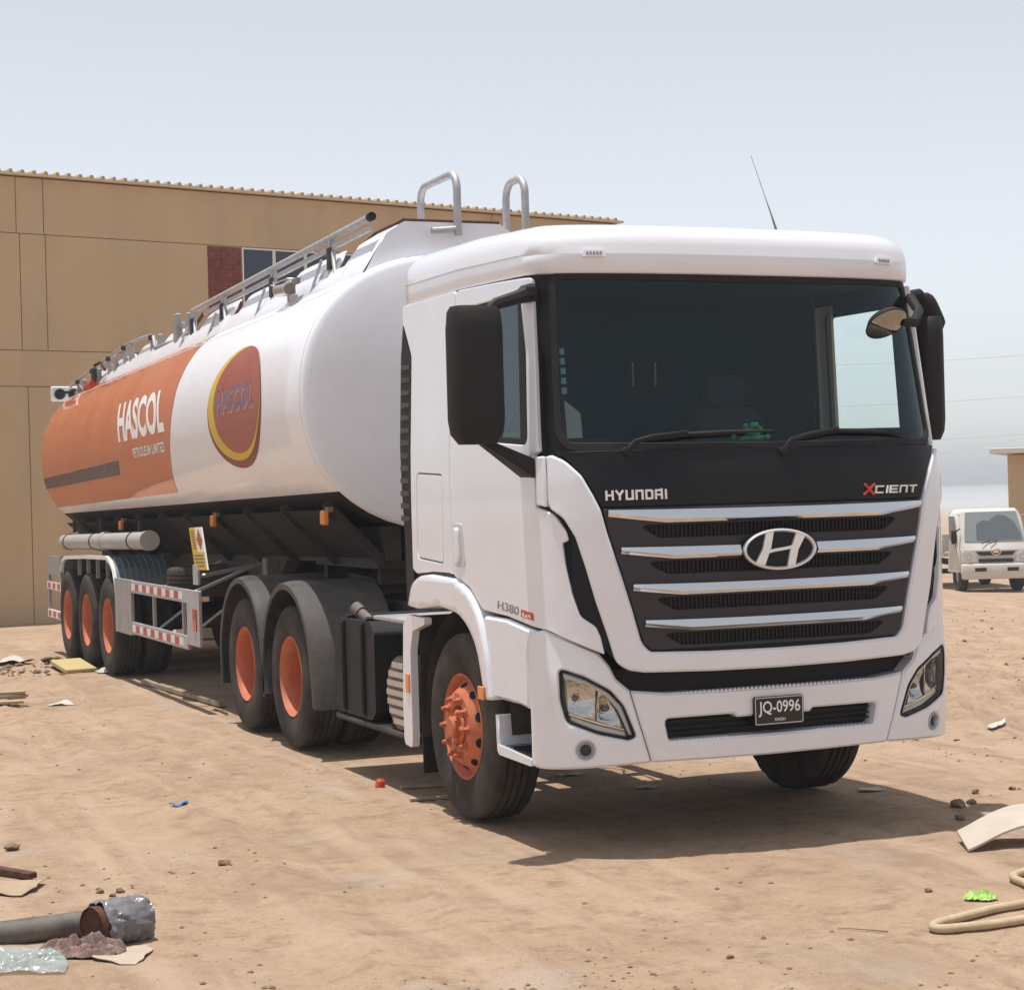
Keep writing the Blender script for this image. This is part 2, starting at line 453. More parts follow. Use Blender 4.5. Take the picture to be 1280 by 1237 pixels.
# text meshes are made first, while the scene is still light
TXT = {}
def make_text(body, bold=0.0, shear=0.0):
    cu = bpy.data.curves.new('lettering', 'FONT'); cu.body = body; cu.offset = bold; cu.shear = shear; cu.resolution_u = 4
    ob = bpy.data.objects.new('lettering', cu); COL.objects.link(ob)
    bpy.context.view_layer.update()
    me = bpy.data.meshes.new_from_object(ob.evaluated_get(bpy.context.evaluated_depsgraph_get()))
    bm = bmesh.new(); bm.from_mesh(me)
    bmesh.ops.remove_doubles(bm, verts=bm.verts, dist=1e-5)
    bmesh.ops.triangulate(bm, faces=bm.faces)
    xs = [v.co.x for v in bm.verts]; ys = [v.co.y for v in bm.verts]
    x0, x1, y0, y1 = min(xs), max(xs), min(ys), max(ys)
    for v in bm.verts: v.co = ((v.co.x - x0) / (x1 - x0), (v.co.y - y0) / (y1 - y0), 0)
    for k in range(1, 8):
        bmesh.ops.bisect_plane(bm, geom=bm.verts[:] + bm.edges[:] + bm.faces[:], plane_co=(0, k / 8, 0), plane_no=(0, 1, 0))
    bm.verts.index_update()
    TXT[body] = ([v.co.to_2d() for v in bm.verts], [[v.index for v in f.verts] for f in bm.faces])
    bm.free(); bpy.data.objects.remove(ob); bpy.data.curves.remove(cu); bpy.data.meshes.remove(me)
for body, bold, sh in (('HASCOL', .035, .0), ('PETROLEUM LIMITED', .02, .05), ('JQ-0996', .012, 0), ('SINDH', .01, 0), ('H380', .01, .1), ('6x4', .02, 0), ('4000', .01, .1)):
    make_text(body, bold, sh)
def put_text(mb, body, surf, u0, u1, v0, v1, off, mi=0):
    vs, fs = TXT[body]
    mb.add([surf(u0 + (u1 - u0) * p.x, v0 + (v1 - v0) * p.y, off) for p in vs], fs, mi)
def strokes(mb, lines, surf, u0, v0, sx, sy, w, o0, o1, slant=0.0):
    k = 0
    for ln in lines:
        for a, b in zip(ln, ln[1:]):
            A = Vector((a[0] * sx, a[1] * sy)); B = Vector((b[0] * sx, b[1] * sy)); d = (B - A).normalized(); m = Vector((-d.y, d.x)) * w / 2; e = d * w * .5
            q = [A - e - m, B + e - m, B + e + m, A - e + m]
            mb.prism([(u0 + p.x + p.y * slant, v0 + p.y) for p in q], surf, o0, o1 + .0004 * k); k = (k + 1) % 7

# ------------------------------------------------------------------ ground
def vnoise(x, y, seed=0):
    xi = np.floor(x); yi = np.floor(y); xf = x - xi; yf = y - yi
    def h(a, b):
        t = np.sin(a * 127.1 + b * 311.7 + seed * 74.7) * 43758.5453; return t - np.floor(t)
    u = xf * xf * (3 - 2 * xf); v = yf * yf * (3 - 2 * yf)
    return (h(xi, yi) * (1 - u) + h(xi + 1, yi) * u) * (1 - v) + (h(xi, yi + 1) * (1 - u) + h(xi + 1, yi + 1) * u) * v
def fbm(x, y, oct=4, seed=0):
    r = 0; a = .5
    for i in range(oct): r = r + a * vnoise(x * 2 ** i, y * 2 ** i, seed + i); a *= .5
    return r - .5
def sst(t): t = np.clip(t, 0, 1); return t * t * (3 - 2 * t)
def gh(x, y):
    x = np.asarray(x, float); y = np.asarray(y, float)
    z = -1.0 * sst((x - 4) / 22)
    far = sst((np.hypot(x + 2, y - 2) - 25) / 30)
    z = z + fbm(x * .35, y * .35, 3, 3) * .05 * (1 - far)
    cs, sn = math.cos(R(22)), math.sin(R(22))
    a = x * cs + y * sn; b = -x * sn + y * cs
    z = z + fbm(a * 1.8, b * 2.2, 5, 11) * .050 * (1 - far)
    rug = sst((fbm(x * .5 + 9, y * .5, 3, 21) + .02) / .16)
    z = z + rug * np.abs(fbm(a * 5, b * 6, 5, 31)) * .13 * (1 - far)
    # churned earth to the right of the truck and a low heap beside the trailer wheels
    rt = sst((x - 1.8) / 2.5) * sst((y - 1) / 4) * (1 - far)
    z = z + rt * (np.abs(fbm(a * .9, b * 2.2, 5, 41)) * .42 + fbm(a * 3, b * 5, 4, 45) * .12)
    hp = np.exp(-((y - 13.35 - .12 * (x + 2)) / .33) ** 2) * sst((-.55 - x) / .5)
    z = z + hp * (.07 + fbm(x * 5, y * 5, 4, 51) * .22)
    # wheel ruts running past the truck
    for c0, w in ((-2.35, .16), (-3.0, .2), (-4.4, .18), (2.9, .2), (4.1, .2)):
        d = x - c0 - .12 * np.sin(y * .5); z = z - (.016 * np.exp(-(d / w) ** 2) - .012 * np.exp(-((np.abs(d) - 1.7 * w) / (.5 * w)) ** 2)) * (1 - far)
    under = sst((1.6 - np.abs(x)) / .4) * sst((y + .3) / .4) * sst((17.5 - y) / .5)
    return z * (1 - under * .75) - .012
def g1(x, y): return float(gh(x, y))
def axis(a, b, st, lo, hi, g=1.13):
    mid = list(np.arange(a, b + 1e-6, st)); s = st; p = mid[-1]; up = []
    while p < hi: s *= g; p += s; up.append(p)
    s = st; p = a; dn = []
    while p > lo: s *= g; p -= s; dn.append(p)
    return np.array(dn[::-1] + mid + up)
gx = axis(-5.2, 5.5, .042, -700, 900); gy = axis(-3.6, 9.0, .05, -300, 1200, 1.06)
X, Y = np.meshgrid(gx, gy); Z = gh(X, Y)
me = bpy.data.meshes.new('ground'); nx, ny = len(gx), len(gy)
me.vertices.add(nx * ny); me.vertices.foreach_set('co', np.stack([X, Y, Z], -1).astype(np.float32).ravel())
I = (np.arange(ny - 1)[:, None] * nx + np.arange(nx - 1)[None, :]).ravel()
Q = np.stack([I, I + 1, I + 1 + nx, I + nx], -1).astype(np.int32)
me.loops.add(Q.size); me.loops.foreach_set('vertex_index', Q.ravel())
me.polygons.add(len(Q)); me.polygons.foreach_set('loop_start', np.arange(0, Q.size, 4, dtype=np.int32)); me.polygons.foreach_set('use_smooth', np.ones(len(Q), bool))
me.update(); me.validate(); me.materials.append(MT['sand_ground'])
ground = bpy.data.objects.new('ground', me); COL.objects.link(ground); structure(ground)

# ------------------------------------------------------------------ warehouse behind the trailer
WO = Vector((-.85, 22.64, 0)); WD = Vector((.974, .227, 0)).normalized(); WNn = Vector((.227, -.974, 0)).normalized()
def wp(a, z, d=0.0): return WO + WD * a + WNn * d + Vector((0, 0, z))
wh = thing('warehouse', 'long tan warehouse with ribbed roof edge behind the tank trailer', 'building', tuple(WO))
A0, A1 = -6.5, 12.85
def wbox(mb, a0, a1, z0, z1, d0, d1, mi=0):
    P = [wp(a, z, d) for z in (z0, z1) for d in (d0, d1) for a in (a0, a1)]
    mb.add(P, [(0, 2, 3, 1), (4, 5, 7, 6), (0, 1, 5, 4), (2, 6, 7, 3), (0, 4, 6, 2), (1, 3, 7, 5)], mi)
mb = MB(); wbox(mb, A0, A1, -1.6, 7.26, -12, -.03); mb.build('wall', 'wall_joint', wh, 0)
def wpanel(a0, a1, z0, z1):
    g = .006; mb = MB()
    def sf(u, v, o): return wp(u, v, o)
    panel(mb, sf, [(a0 + g, z0 + g), (a1 - g, z0 + g), (a1 - g, z1 - g), (a0 + g, z1 - g)], off=0, th=.03, bev=.006, grid=50)
    mb.build('wall_panel', 'wall_tan', wh, 0)
for a0, a1 in ((A0, -4), (-4, .25), (.25, .72), (.72, 9.04), (9.04, 9.75), (9.75, A1)): wpanel(a0, a1, 6.335, 7.26)
for a0, a1 in ((A0, -4), (-4, .30), (.30, .74), (.74, 3.69)): wpanel(a0, a1, 4.43, 6.335)
wpanel(A0, A1, 3.84, 4.43)
for a0, a1 in ((A0, -4), (-4, .38), (.38, 7), (7, A1)): wpanel(a0, a1, -1.6, 3.84)
# red brick infill between the panels and the windows (courses of about 4 px in the photo)
mb = MB(); z = 4.45; row = 0
while z < 6.28:
    a = 3.71 - (.115 if row % 2 else 0)
    while a < 4.34:
        b0, b1 = max(a, 3.71), min(a + .22, 4.335)
        if b1 - b0 > .03: wbox(mb, b0, b1, z, z + .062, -.03, -.008 + random.uniform(-.003, .003))
        a += .232
    z += .0745; row += 1
br = mb.build('brick_infill', 'brick_red', wh, 0); br['kind'] = 'stuff'
mb = MB(); wbox(mb, 3.70, 4.345, 4.44, 6.32, -.03, -.02); mb.build('mortar_bed', 'mortar', wh, 0)
a = 4.36
while a < 12.1:
    a1 = a + .63; mb = MB(); f = .026
    wbox(mb, a, a + f, 4.45, 6.325, -.028, .0); wbox(mb, a1 - f, a1, 4.45, 6.325, -.028, .0)
    wbox(mb, a + f, a1 - f, 4.45, 4.45 + f, -.028, -.002); wbox(mb, a + f, a1 - f, 6.325 - f, 6.325, -.028, -.002); wbox(mb, a + f, a1 - f, 5.35, 5.35 + f, -.028, -.002)
    w = mb.build('window', 'frame_white', wh, 0)
    mb = MB(); wbox(mb, a + f, a1 - f, 4.45 + f, 6.325 - f, -.027, -.018); mb.build('pane', 'window_blue', w, 0)
    a = a1 + .006
# ribbed sheet roof: pans and standing ribs
mb = MB(); wbox(mb, A0 - .1, A1 + .1, 7.275, 7.315, -12.2, .10); roof = mb.build('roof', 'roof_cream', wh, 0)
mb = MB(); a = A0
while a < A1:
    pr = [(a, 7.315), (a + .075, 7.315), (a + .058, 7.36), (a + .017, 7.36)]
    mb.prism(pr, lambda u, v, w: wp(u, v, w), -12.2, .115); a += .2
mb.build('roof_rib', 'wall_joint', roof, 0)['kind'] = 'stuff'  # brown on the ribs stands for the shadow under them

# ------------------------------------------------------------------ plain block at the right edge
def cray(px, py, d):
    return Vector((-5.1676, -8.7776, 1.8742)) + (_fw + _R * ((px - 640) / 2364.06) + _U * ((618.5 - py) / 2364.06)) * d
k0 = cray(1263, 718, 60); ang = R(-43)
bl = thing('block_building', 'low tan building with white roof slab at the right edge behind the pale truck', 'building', (k0.x, k0.y, -1.4)); bl.rotation_euler = (0, 0, ang); ORG[bl.name] = Vector((0, 0, 0))
mb = MB(); mb.box((7, 4, 2.05), (14, 8, 4.1), .02); mb.build('wall', 'wall_tan', bl, 0)
mb = MB(); mb.box((7, 4, 4.22), (15.0, 9, .18), .02); mb.build('roof_slab', 'slab_white', bl, 0)
mb = MB(); mb.box((7, -.02, 2.2), (14.02, .03, .04)); mb.box((7, -.02, .3), (14.04, .06, .6)); mb.build('plinth', 'slab_white', bl, 0)
for i in range(4):
    mb = MB()
    for q in ((-.6, 0, .06, 1.2), (.6, 0, .06, 1.2)): mb.box((3 + i * 3 + q[0], -.015, 2.1), (.06, .06, 1.26))
    for q in (-.6, .6): mb.box((3 + i * 3, -.015, 2.1 + q), (1.14, .06, .06))
    w = mb.build('window', 'frame_white', bl, 0)
    mb = MB(); mb.box((3 + i * 3, -.01, 2.1), (1.12, .03, 1.12)); mb.build('pane', 'window_blue', w, 0)

# ------------------------------------------------------------------ wires crossing the sky
wl_lab = ['faint power line high above the others right of the cab', 'second highest faint power line right of the cab', 'third faint power line down right of the cab', 'lowest faint power line just above the roof slab']
for (ya, yb, lab) in ((446, 436, wl_lab[0]), (497, 488, wl_lab[1]), (545, 534, wl_lab[2]), (566, 545, wl_lab[3])):
    pts = []
    a_ = cray(900, ya + 12, 92); b_ = cray(1500, yb - 14, 86)
    for i in range(21):
        t = i / 20; p = a_.lerp(b_, t); p.z -= 4 * t * (1 - t) * .35; pts.append(p)
    mb = MB(); mb.tube(pts, .011, 5); tag(mb.build('power_line', 'wire', None, 60), lab, 'power line', 'power lines behind the truck')

# ------------------------------------------------------------------ wheels
def tyre_mesh(mb, o, ax, hw=.15, r=.54):
    s = r / .54
    pf = [(.288, -.105), (.300, -.128), (.335, -.143), (.40, -.150), (.46, -.150), (.505, -.142), (.527, -.130), (.538, -.112)]
    for a in (-.066, -.022, .022, .066): pf += [(.540, a - .007), (.524, a - .005), (.524, a + .005), (.540, a + .007)]
    pf += [(.538, .112), (.527, .130), (.505, .142), (.46, .150), (.40, .150), (.335, .143), (.300, .128), (.288, .105), (.27, .0)]
    pf = [(q * s, a * hw / .15) for q, a in pf]
    L = len(pf)
    def mod(i, j):
        if j in (6, 7, L - 9, L - 10): return -.007 if i % 3 == 0 else 0
        if j in (3, L - 6): return .0025
        return 0
    mb.lathe(pf, o, ax, 78, mod=mod, close=True)
def wheel_front(parent, x, y, side):
    o = Vector((x, y, .54)); ax = Vector((side, 0, 0))
    mb = MB(); mb.lathe([(.0, .14), (.060, .14), (.064, .205), (.052, .218), (0, .218)], o, ax, 20)
    mb.lathe([(.10, .06), (.10, .165), (.092, .174), (.06, .174)], o, ax, 24)
    for i in range(10):
        t = 2 * math.pi * i / 10; p = o + Vector((side * .164, math.cos(t) * .165, math.sin(t) * .165))
        mb.cyl(p, p + ax * .034, .0195, .0175, 6); mb.cyl(p + ax * .034, p + ax * .050, .011, .010, 8); mb.cyl(p, p + ax * .010, .026, .026, 10)
    for i in range(5):
        t = 2 * math.pi * (i + .5) / 5; p = o + Vector((side * .170, math.cos(t) * .085, math.sin(t) * .085)); mb.cyl(p, p + ax * .02, .014, .012, 6)
    w = mb.build('wheel', 'rim_orange', parent)
    mb = MB(); tyre_mesh(mb, o, ax); mb.build('tyre', 'rubber', w, 40)
    mb = MB(); mb.lathe([(.262, -.10), (.285, -.118), (.302, -.128), (.302, -.12), (.276, -.1), (.262, -.06), (.255, .02), (.268, .075), (.285, .108), (.300, .126), (.307, .134), (.300, .139), (.288, .12), (.272, .085), (.268, .085), (.262, .088), (.206, .158), (.194, .166), (.138, .166), (.126, .158), (.116, .120), (.09, .115)], o, ax, 60)
    mb.build('rim', 'rim_orange', w, 30)
    mb = MB()
    for i in range(10):
        t = 2 * math.pi * (i + .5) / 10; rad = Vector((0, math.cos(t), math.sin(t))); tan = Vector((0, -math.sin(t), math.cos(t)))
        c = o + rad * .2355 + ax * .1212; nrm = (ax * .625 + rad * .78).normalized(); e1 = nrm.cross(tan).normalized()
        mb.add([c + nrm * .003 + tan * .029 * math.cos(2 * math.pi * k / 14) + e1 * .023 * math.sin(2 * math.pi * k / 14) for k in range(14)], [tuple(range(14))])
    mb.build('hand_hole', 'interior_dark', w, 0)
    mb = MB(); mb.lathe([(.23, -.16), (.24, -.05), (.10, -.03)], o, ax, 24); mb.build('brake_drum', 'chassis_black', w)
    return w
def wheel_dual(parent, x, y, side, inner=True):
    o = Vector((x, y, .54)); ax = Vector((side, 0, 0))
    mb = MB(); mb.lathe([(0, -.01), (.085, -.01), (.098, -.025), (.105, -.11), (.14, -.115)], o, ax, 24)
    for i in range(10):
        t = 2 * math.pi * i / 10; p = o + Vector((side * -.12, math.cos(t) * .168, math.sin(t) * .168)); mb.cyl(p, p + ax * .045, .018, .016, 6)
    w = mb.build('wheel', 'rim_orange', parent)
    mb = MB(); tyre_mesh(mb, o, ax); mb.build('tyre', 'rubber', w, 40)
    mb = MB(); mb.lathe([(.307, .132), (.300, .139), (.290, .122), (.276, .10), (.268, .06), (.262, -.02), (.258, -.085), (.24, -.11), (.205, -.118), (.10, -.118)], o, ax, 56); mb.build('rim', 'rim_orange', w, 30)
    if inner:
        o2 = o - ax * .335; mb = MB(); tyre_mesh(mb, o2, ax); mb.lathe([(.29, -.12), (.26, -.08), (.26, .12), (.0, .12)], o2, ax, 32); mb.build('inner_tyre', 'rubber', w, 40)
    return w

# ------------------------------------------------------------------ tractor unit
CAB = mk_surf(1.245, .45, 3.2, [(0, -.03), (.42, -.035), (.9, -.055), (1.2, -.05), (1.75, -.045), (1.95, -.035), (2.1, -.005), (2.3, .04), (3.0, .175), (3.4, .25)],
              [(0, 1.235), (.45, 1.245), (1.9, 1.245), (2.15, 1.24), (3.03, 1.205), (3.4, 1.19)])
BMP = mk_surf(1.262, .40, 3.8, [(0, .05), (.45, .035), (.6, .025), (.9, .02), (1.2, .05)], [(0, 1.25), (.44, 1.255), (.9, 1.262), (1.3, 1.255)])
tr = thing('tractor_unit', 'white tractor truck with black windscreen surround and chrome grille bars, coupled to the tank trailer', 'truck', (0, 1.43, 0))
sy = CAB.s_of_y

# windscreen opening, side window openings
WS = [(-1.168, 2.46), (-1.172, 2.17), (-1.12, 2.118), (-.6, 2.108), (0, 2.105)]
WS = WS + [(-a, b) for a, b in WS[-2::-1]] + [(1.152, 3.012), (.6, 3.004), (0, 3.0), (-.6, 3.004), (-1.152, 3.012)]
WS = rp(WS, .06)
SW = rp([(-2.30, 2.93), (-2.31, 2.20), (-1.40, 2.14), (-1.375, 2.62), (-1.41, 2.90), (-1.50, 2.925)], .05)
shl = [(-3.21, 1.30), (-2.1, 1.30), (-1.55, 1.23), (-1.36, 1.195), (-1.16, 1.14), (-1.0, 1.075), (-.935, 1.0), (-.87, .93)]
shell = shl + [(-a, b) for a, b in shl[::-1]] + [(3.21, 3.05), (-3.21, 3.05)]
mb = MB(); panel(mb, CAB, shell, [WS, SW, mirp(SW)], off=-.016, th=.03, bev=0, grid=.07)
cabs = mb.build('cab_shell', 'black_gloss', tr, 30)
mb = MB(); panel(mb, CAB, inset(WS, .004), off=-.013, th=.005, bev=.002, grid=.07); ws = mb.build('windscreen', 'windshield_glass', tr, 30)
mb = MB(); panel(mb, CAB, inset(WS, -.03), [inset(WS, .014)], off=-.002, th=.012, bev=.004, grid=.07); mb.build('rubber_seal', 'black_plastic', ws, 30)
# cab rear wall, floor, roof lining, interior
mb = MB(); mb.box((0, 2.17, 2.17), (2.42, .06, 1.80), .03); mb.build('rear_wall', 'white_paint', tr)
mb = MB(); mb.box((0, 2.125, 2.17), (2.38, .02, 1.79)); mb.box((0, 1.36, 3.05), (2.26, 1.62, .03)); mb.build('cab_lining', 'interior_dark', tr, 0)
mb = MB(); mb.box((0, 1.30, 1.32), (2.30, 1.7, .06)); mb.box((0, 1.3, 1.1), (1.3, 1.5, .36)); mb.build('cab_floor', 'chassis_black', tr, 0)
mb = MB(); mb.hull([(x, y, z) for x in (-1.14, 1.14) for y, z in ((.12, 1.4), (.12, 2.02), (.2, 2.09), (.5, 2.06), (.62, 1.95), (.62, 1.4))])
mb.box((0, .26, 2.0), (1.9, .26, .03)); mb.box((0, .17, 1.965), (1.4, .32, .03)); mb.box((0, .15, 1.2), (1.8, .24, .03)); dash = mb.build('dashboard', 'interior_dark', tr)  # shelf plates added to stop sun leaking down through the cab
mb = MB(); mb.tube([(-.62 + .23 * math.cos(t), .74 + .13 * math.sin(t), 1.98 + .18 * math.sin(t)) for t in [2 * math.pi * i / 28 for i in range(28)]], .017, 8, closed=True)
mb.cyl((-.62, .6, 1.86), (-.62, .76, 1.99), .04, .06, 12); mb.tube([(-.84, .74, 1.98), (-.62, .75, 1.985), (-.40, .74, 1.98)], .018, 6); mb.build('steering_wheel', 'black_plastic', tr)
for x in (-.62, .62):
    mb = MB(); mb.box((x, 1.25, 1.62), (.52, .5, .2), .06, seg=2); mb.box((x, 1.53, 2.02), (.5, .16, .72), .07, Matrix.Rotation(R(-8), 3, 'X'), seg=2); mb.box((x, 1.58, 2.48), (.28, .12, .2), .05, seg=2); mb.box((x, 1.25, 1.45), (.36, .36, .2)); mb.build('seat', 'seat_fabric', tr)
mb = MB()
for i in range(26):
    p = Vector((.13, .40, 2.14)) + Vector((random.gauss(0, .035), random.gauss(0, .03), abs(random.gauss(0, .035)))); mb.box(p, (.05, .03, .025), .008, Matrix.Rotation(random.uniform(0, 6), 3, 'Z') @ Matrix.Rotation(random.uniform(-1, 1), 3, 'X'))
mb.build('dashboard_ornament', 'green_thing', tr)
mb = MB()
for i in range(5): mb.add([CAB(-1.150 + k[0], 2.60 - i * .052 + k[1], -.022) for k in ((0, 0), (.03, 0), (.03, .034), (0, .034))], [(0, 1, 2, 3)])
mb.build('screen_sticker', 'cyan_sticker', tr, 0)
mb = MB(); mb.add([CAB(-1.14 + a, 2.16 + b_, -.024) for a, b_ in ((0, 0), (.085, 0), (.085, .13), (.0, .2))], [(0, 1, 2, 3)]); mb.build('screen_card', 'interior_grey', tr, 0)
for x in (-.05, .11): mb = MB(); mb.box((x + .3, 2.10, 2.62), (.012, .008, .15)); mb.build('lining_strip', 'interior_beige', tr, 0)  # two thin beige upright strips on the rear lining
# door trims seen through the windscreen
for sd in (1, -1):
    mb = MB()
    panel(mb, lambda u, v, o: CAB(sd * u, v, o), [(1.42, 1.5), (2.45, 1.5), (2.45, 2.23), (1.42, 2.20)], off=-.05, th=.02, bev=.005, grid=.2); mb.build('door_trim', 'interior_dark', tr)
    mb = MB(); panel(mb, lambda u, v, o: CAB(sd * u, v, o), [(2.24, 2.14), (2.42, 2.14), (2.40, 2.98), (2.22, 2.98)], off=-.03, th=.02, bev=.005, grid=.2); mb.build('pillar_trim', 'interior_beige' if sd == 1 else 'interior_dark', tr)

# white front lid frame
FO = [(-1.252, 2.062), (-1.257, 1.93), (-1.257, 1.80), (-1.179, 1.742), (-1.123, 1.645), (-1.077, 1.488), (-1.032, 1.313), (-.978, 1.138), (-.936, .989), (-.871, .95), (-.79, .936), (-.4, .924)]
FI = [(-1.222, 2.068), (-1.155, 2.036), (-1.077, 1.954), (-1.023, 1.85), (-.992, 1.78), (-.962, 1.658), (-.883, 1.395), (-.843, 1.254), (-.800, 1.085), (-.755, 1.040), (-.4, 1.028)]
fr = FO + [(0, .92)] + mirp(FO) + mirp(FI)[::-1][::-1] if False else None
fr = FO + [(0, .920)] + [(-a, b) for a, b in FO[::-1]] + [(-a, b) for a, b in FI] + [(0, 1.024)] + FI[::-1]
rad = [.012] + [.06] * 2 + [.1] * 8 + [.06] + [0] + [.06] + [.1] * 8 + [.06] * 2 + [.012] + [.012] + [.15] * 8 + [.04, .04] + [0] + [.04, .04] + [.15] * 8 + [.012]
mb = MB(); panel(mb, CAB, rp(fr, rad), off=.026, th=.045, bev=.012, grid=.045); lid = mb.build('front_frame', 'white_paint', tr, 40)
for sd in (1, -1):
    mb = MB(); panel(mb, lambda u, v, o: CAB(u * sd, v, o) , rp([(1.263, 1.80), (1.336, 1.815), (1.327, 2.062), (1.263, 2.066)], .012), off=.02, th=.04, bev=.008, grid=.04)
    mb.build('corner_panel', 'white_paint', tr, 40)
# black panel under the screen and the grille plate
UP = [(-1.20, 2.085), (-1.145, 2.040), (-1.060, 1.945), (-1.010, 1.845), (-.985, 1.792)]
up = UP + [(-a, b) for a, b in UP[::-1]] + [(0, 2.085)]
mb = MB(); panel(mb, CAB, up, off=.008, th=.02, bev=.004, grid=.07); fp = mb.build('front_panel', 'black_gloss', tr, 40)
GP = [(-.980, 1.786), (-.952, 1.656), (-.874, 1.393), (-.834, 1.252), (-.788, 1.085), (-.748, 1.048)]
gp = GP + [(-a, b) for a, b in GP[::-1]]
OPN = [(1.694, 1.628, .80, .68), (1.505, 1.440, .765, .645), (1.317, 1.252, .73, .61), (1.131, 1.068, .69, .57)]
holes = [rp([(-b0, z1), (b0, z1), (a0, z0), (-a0, z0)], [.05, .05, .02, .02]) for z0, z1, a0, b0 in OPN]
mb = MB(); panel(mb, CAB, gp, holes, off=.010, th=.05, bev=.006, grid=.05); gr = mb.build('grille', 'grille_grey', tr, 40)
mb = MB(); panel(mb, CAB, [(-.9, 1.05), (.9, 1.05), (.9, 1.72), (-.9, 1.72)], off=-.012, th=.01, bev=0, grid=.1); mb.build('grille_mesh', 'black_plastic', gr, 0)
mb = MB()
for z0, z1, a0, b0 in OPN:
    s = -a0 + .03
    while s < a0:
        if abs(s) < b0 + .05: mb.prism([(s - .004, z1 - .004), (s + .004, z1 - .004), (s + .004, z0 + .004), (s - .004, z0 + .004)], CAB, -.012, .0)
        s += .024
    mb.prism([(-b0 - .03, (z0 + z1) / 2 - .003), (b0 + .03, (z0 + z1) / 2 - .003), (b0 + .03, (z0 + z1) / 2 + .003), (-b0 - .03, (z0 + z1) / 2 + .003)], CAB, -.012, .002)
mb.build('grille_rib', 'black_plastic', gr, 0)['kind'] = 'stuff'
def chrome_bar(se, zt, zm, brk, gap=None):
    ranges = [(-se, se)] if not gap else [(-se, -gap), (gap, se)]
    for s0, s1 in ranges:
        mb = MB()
        n_ = 44; rows = []
        for i in range(n_ + 1):
            s = s0 + (s1 - s0) * i / n_; a = abs(s)
            top = zt - .008 * (1 - (a / se) ** 2)
            k = 1 if a < brk else max(0, (se - a) / (se - brk)); bot = (zt - .034) * (1 - k) + zm * k
            pro = .036 + .014 * k
            rows.append([CAB(s, top, .012), CAB(s, top - .001, .034), CAB(s, bot + .020, pro), CAB(s, bot + .017, pro + .001), CAB(s, bot, pro - .016), CAB(s, bot - .001, .011)])
        vs = [p for r_ in rows for p in r_]; m_ = 6
        fs = [(i * m_ + j, (i + 1) * m_ + j, (i + 1) * m_ + j + 1, i * m_ + j + 1) for i in range(n_) for j in range(m_ - 1)]
        fs += [tuple(range(m_)), tuple(range(n_ * m_, n_ * m_ + m_))[::-1]]
        mb.add(vs, fs)
        mb.build('chrome_bar', 'chrome', gr, 25)
chrome_bar(.955, 1.778, 1.706, .66); chrome_bar(.895, 1.585, 1.518, .62, .232); chrome_bar(.838, 1.393, 1.330, .58); chrome_bar(.780, 1.206, 1.143, .53)
# emblem
EC = (-.005, 1.545); ea, eb = .215, .107
def em(u, v, w): return CAB(EC[0] + u * ea, EC[1] + v * eb, w)
mb = MB(); mb.prism(circ(0, 0, 1.0, 1.0, 40), em, .005, .046); emb = mb.build('emblem', 'black_gloss', tr, 30)
mb = MB(); prof = [(1.0, .044), (.99, .060), (.955, .066), (.92, .060), (.905, .044)]
vs = []; fs = []; N_ = 56
for i in range(N_):
    t = 2 * math.pi * i / N_
    for k_, w_ in prof: vs.append(em((1.03 - (1 - k_)) * math.cos(t), (1.03 - (1 - k_) * 1.9) * math.sin(t), w_))
for i in range(N_):
    for j in range(4): fs.append((i * 5 + j, ((i + 1) % N_) * 5 + j, ((i + 1) % N_) * 5 + j + 1, i * 5 + j + 1))
mb.add(vs, fs); mb.build('emblem_ring', 'silver', emb, 40)
mb = MB()
mb.prism([(-.70, -.60), (-.46, -.80), (-.27, .10), (-.18, .88), (-.40, .82), (-.50, .05)], em, .044, .0600)
mb.prism([(.40, -.83), (.70, .60), (.40, .84), (.14, -.20), (.10, -.89)][::1], em, .044, .0600) if False else mb.prism([(.18, -.88), (.40, -.82), (.50, -.05), (.70, .60), (.46, .80), (.27, -.10)], em, .044, .0600)
mb.prism([(-.50, -.26), (-.2, -.12), (.1, -.05), (.28, .0), (.52, .26), (.2, .12), (-.1, .05), (-.28, .0)], em, .044, .0606)
mb.build('emblem_letter', 'silver', emb, 20)
# maker's lettering as raised strokes
GL = {'H': [[(0, 0), (0, 1)], [(.62, 0), (.62, 1)], [(.06, .5), (.56, .5)]], 'Y': [[(0, 1), (.31, .48)], [(.62, 1), (.31, .48)], [(.31, .42), (.31, 0)]],
      'U': [[(0, 1), (0, .02)], [(.07, 0), (.55, 0)], [(.62, .02), (.62, 1)]], 'N': [[(0, 0), (0, .98)], [(.07, 1), (.55, 1)], [(.62, .98), (.62, 0)]],
      'D': [[(0, .02), (0, 1)], [(0, 0), (.50, 0)], [(.62, .1), (.62, .9)], [(0, 1), (.50, 1)]], 'A': [[(0, 0), (0, .98)], [(.07, 1), (.55, 1)], [(.62, 1.1), (.62, 0)], [(.06, .45), (.56, .45)]],
      'I': [[(.1, 0), (.1, 1)]], 'C': [[(.62, 1), (.1, 1)], [(0, .95), (0, .05)], [(.1, 0), (.62, 0)]], 'E': [[(.62, 1), (.07, 1)], [(0, 1), (0, 0)], [(.07, 0), (.62, 0)], [(.07, .5), (.56, .5)]],
      'T': [[(0, 1), (.66, 1)], [(.33, .94), (.33, 0)]], 'X': [[(0, 0), (.8, 1.1)], [(.05, 1.1), (.75, 0)]]}
mb = MB(); u = -.958
for ch in 'HYUNDAI':
    strokes(mb, GL[ch], CAB, u, 1.832, .052 if ch != 'I' else .03, .041, .0105, .006, .016); u += .0525 if ch != 'I' else .02
mb.build('lettering', 'decal_white', fp, 0)
mb = MB(); u = .640
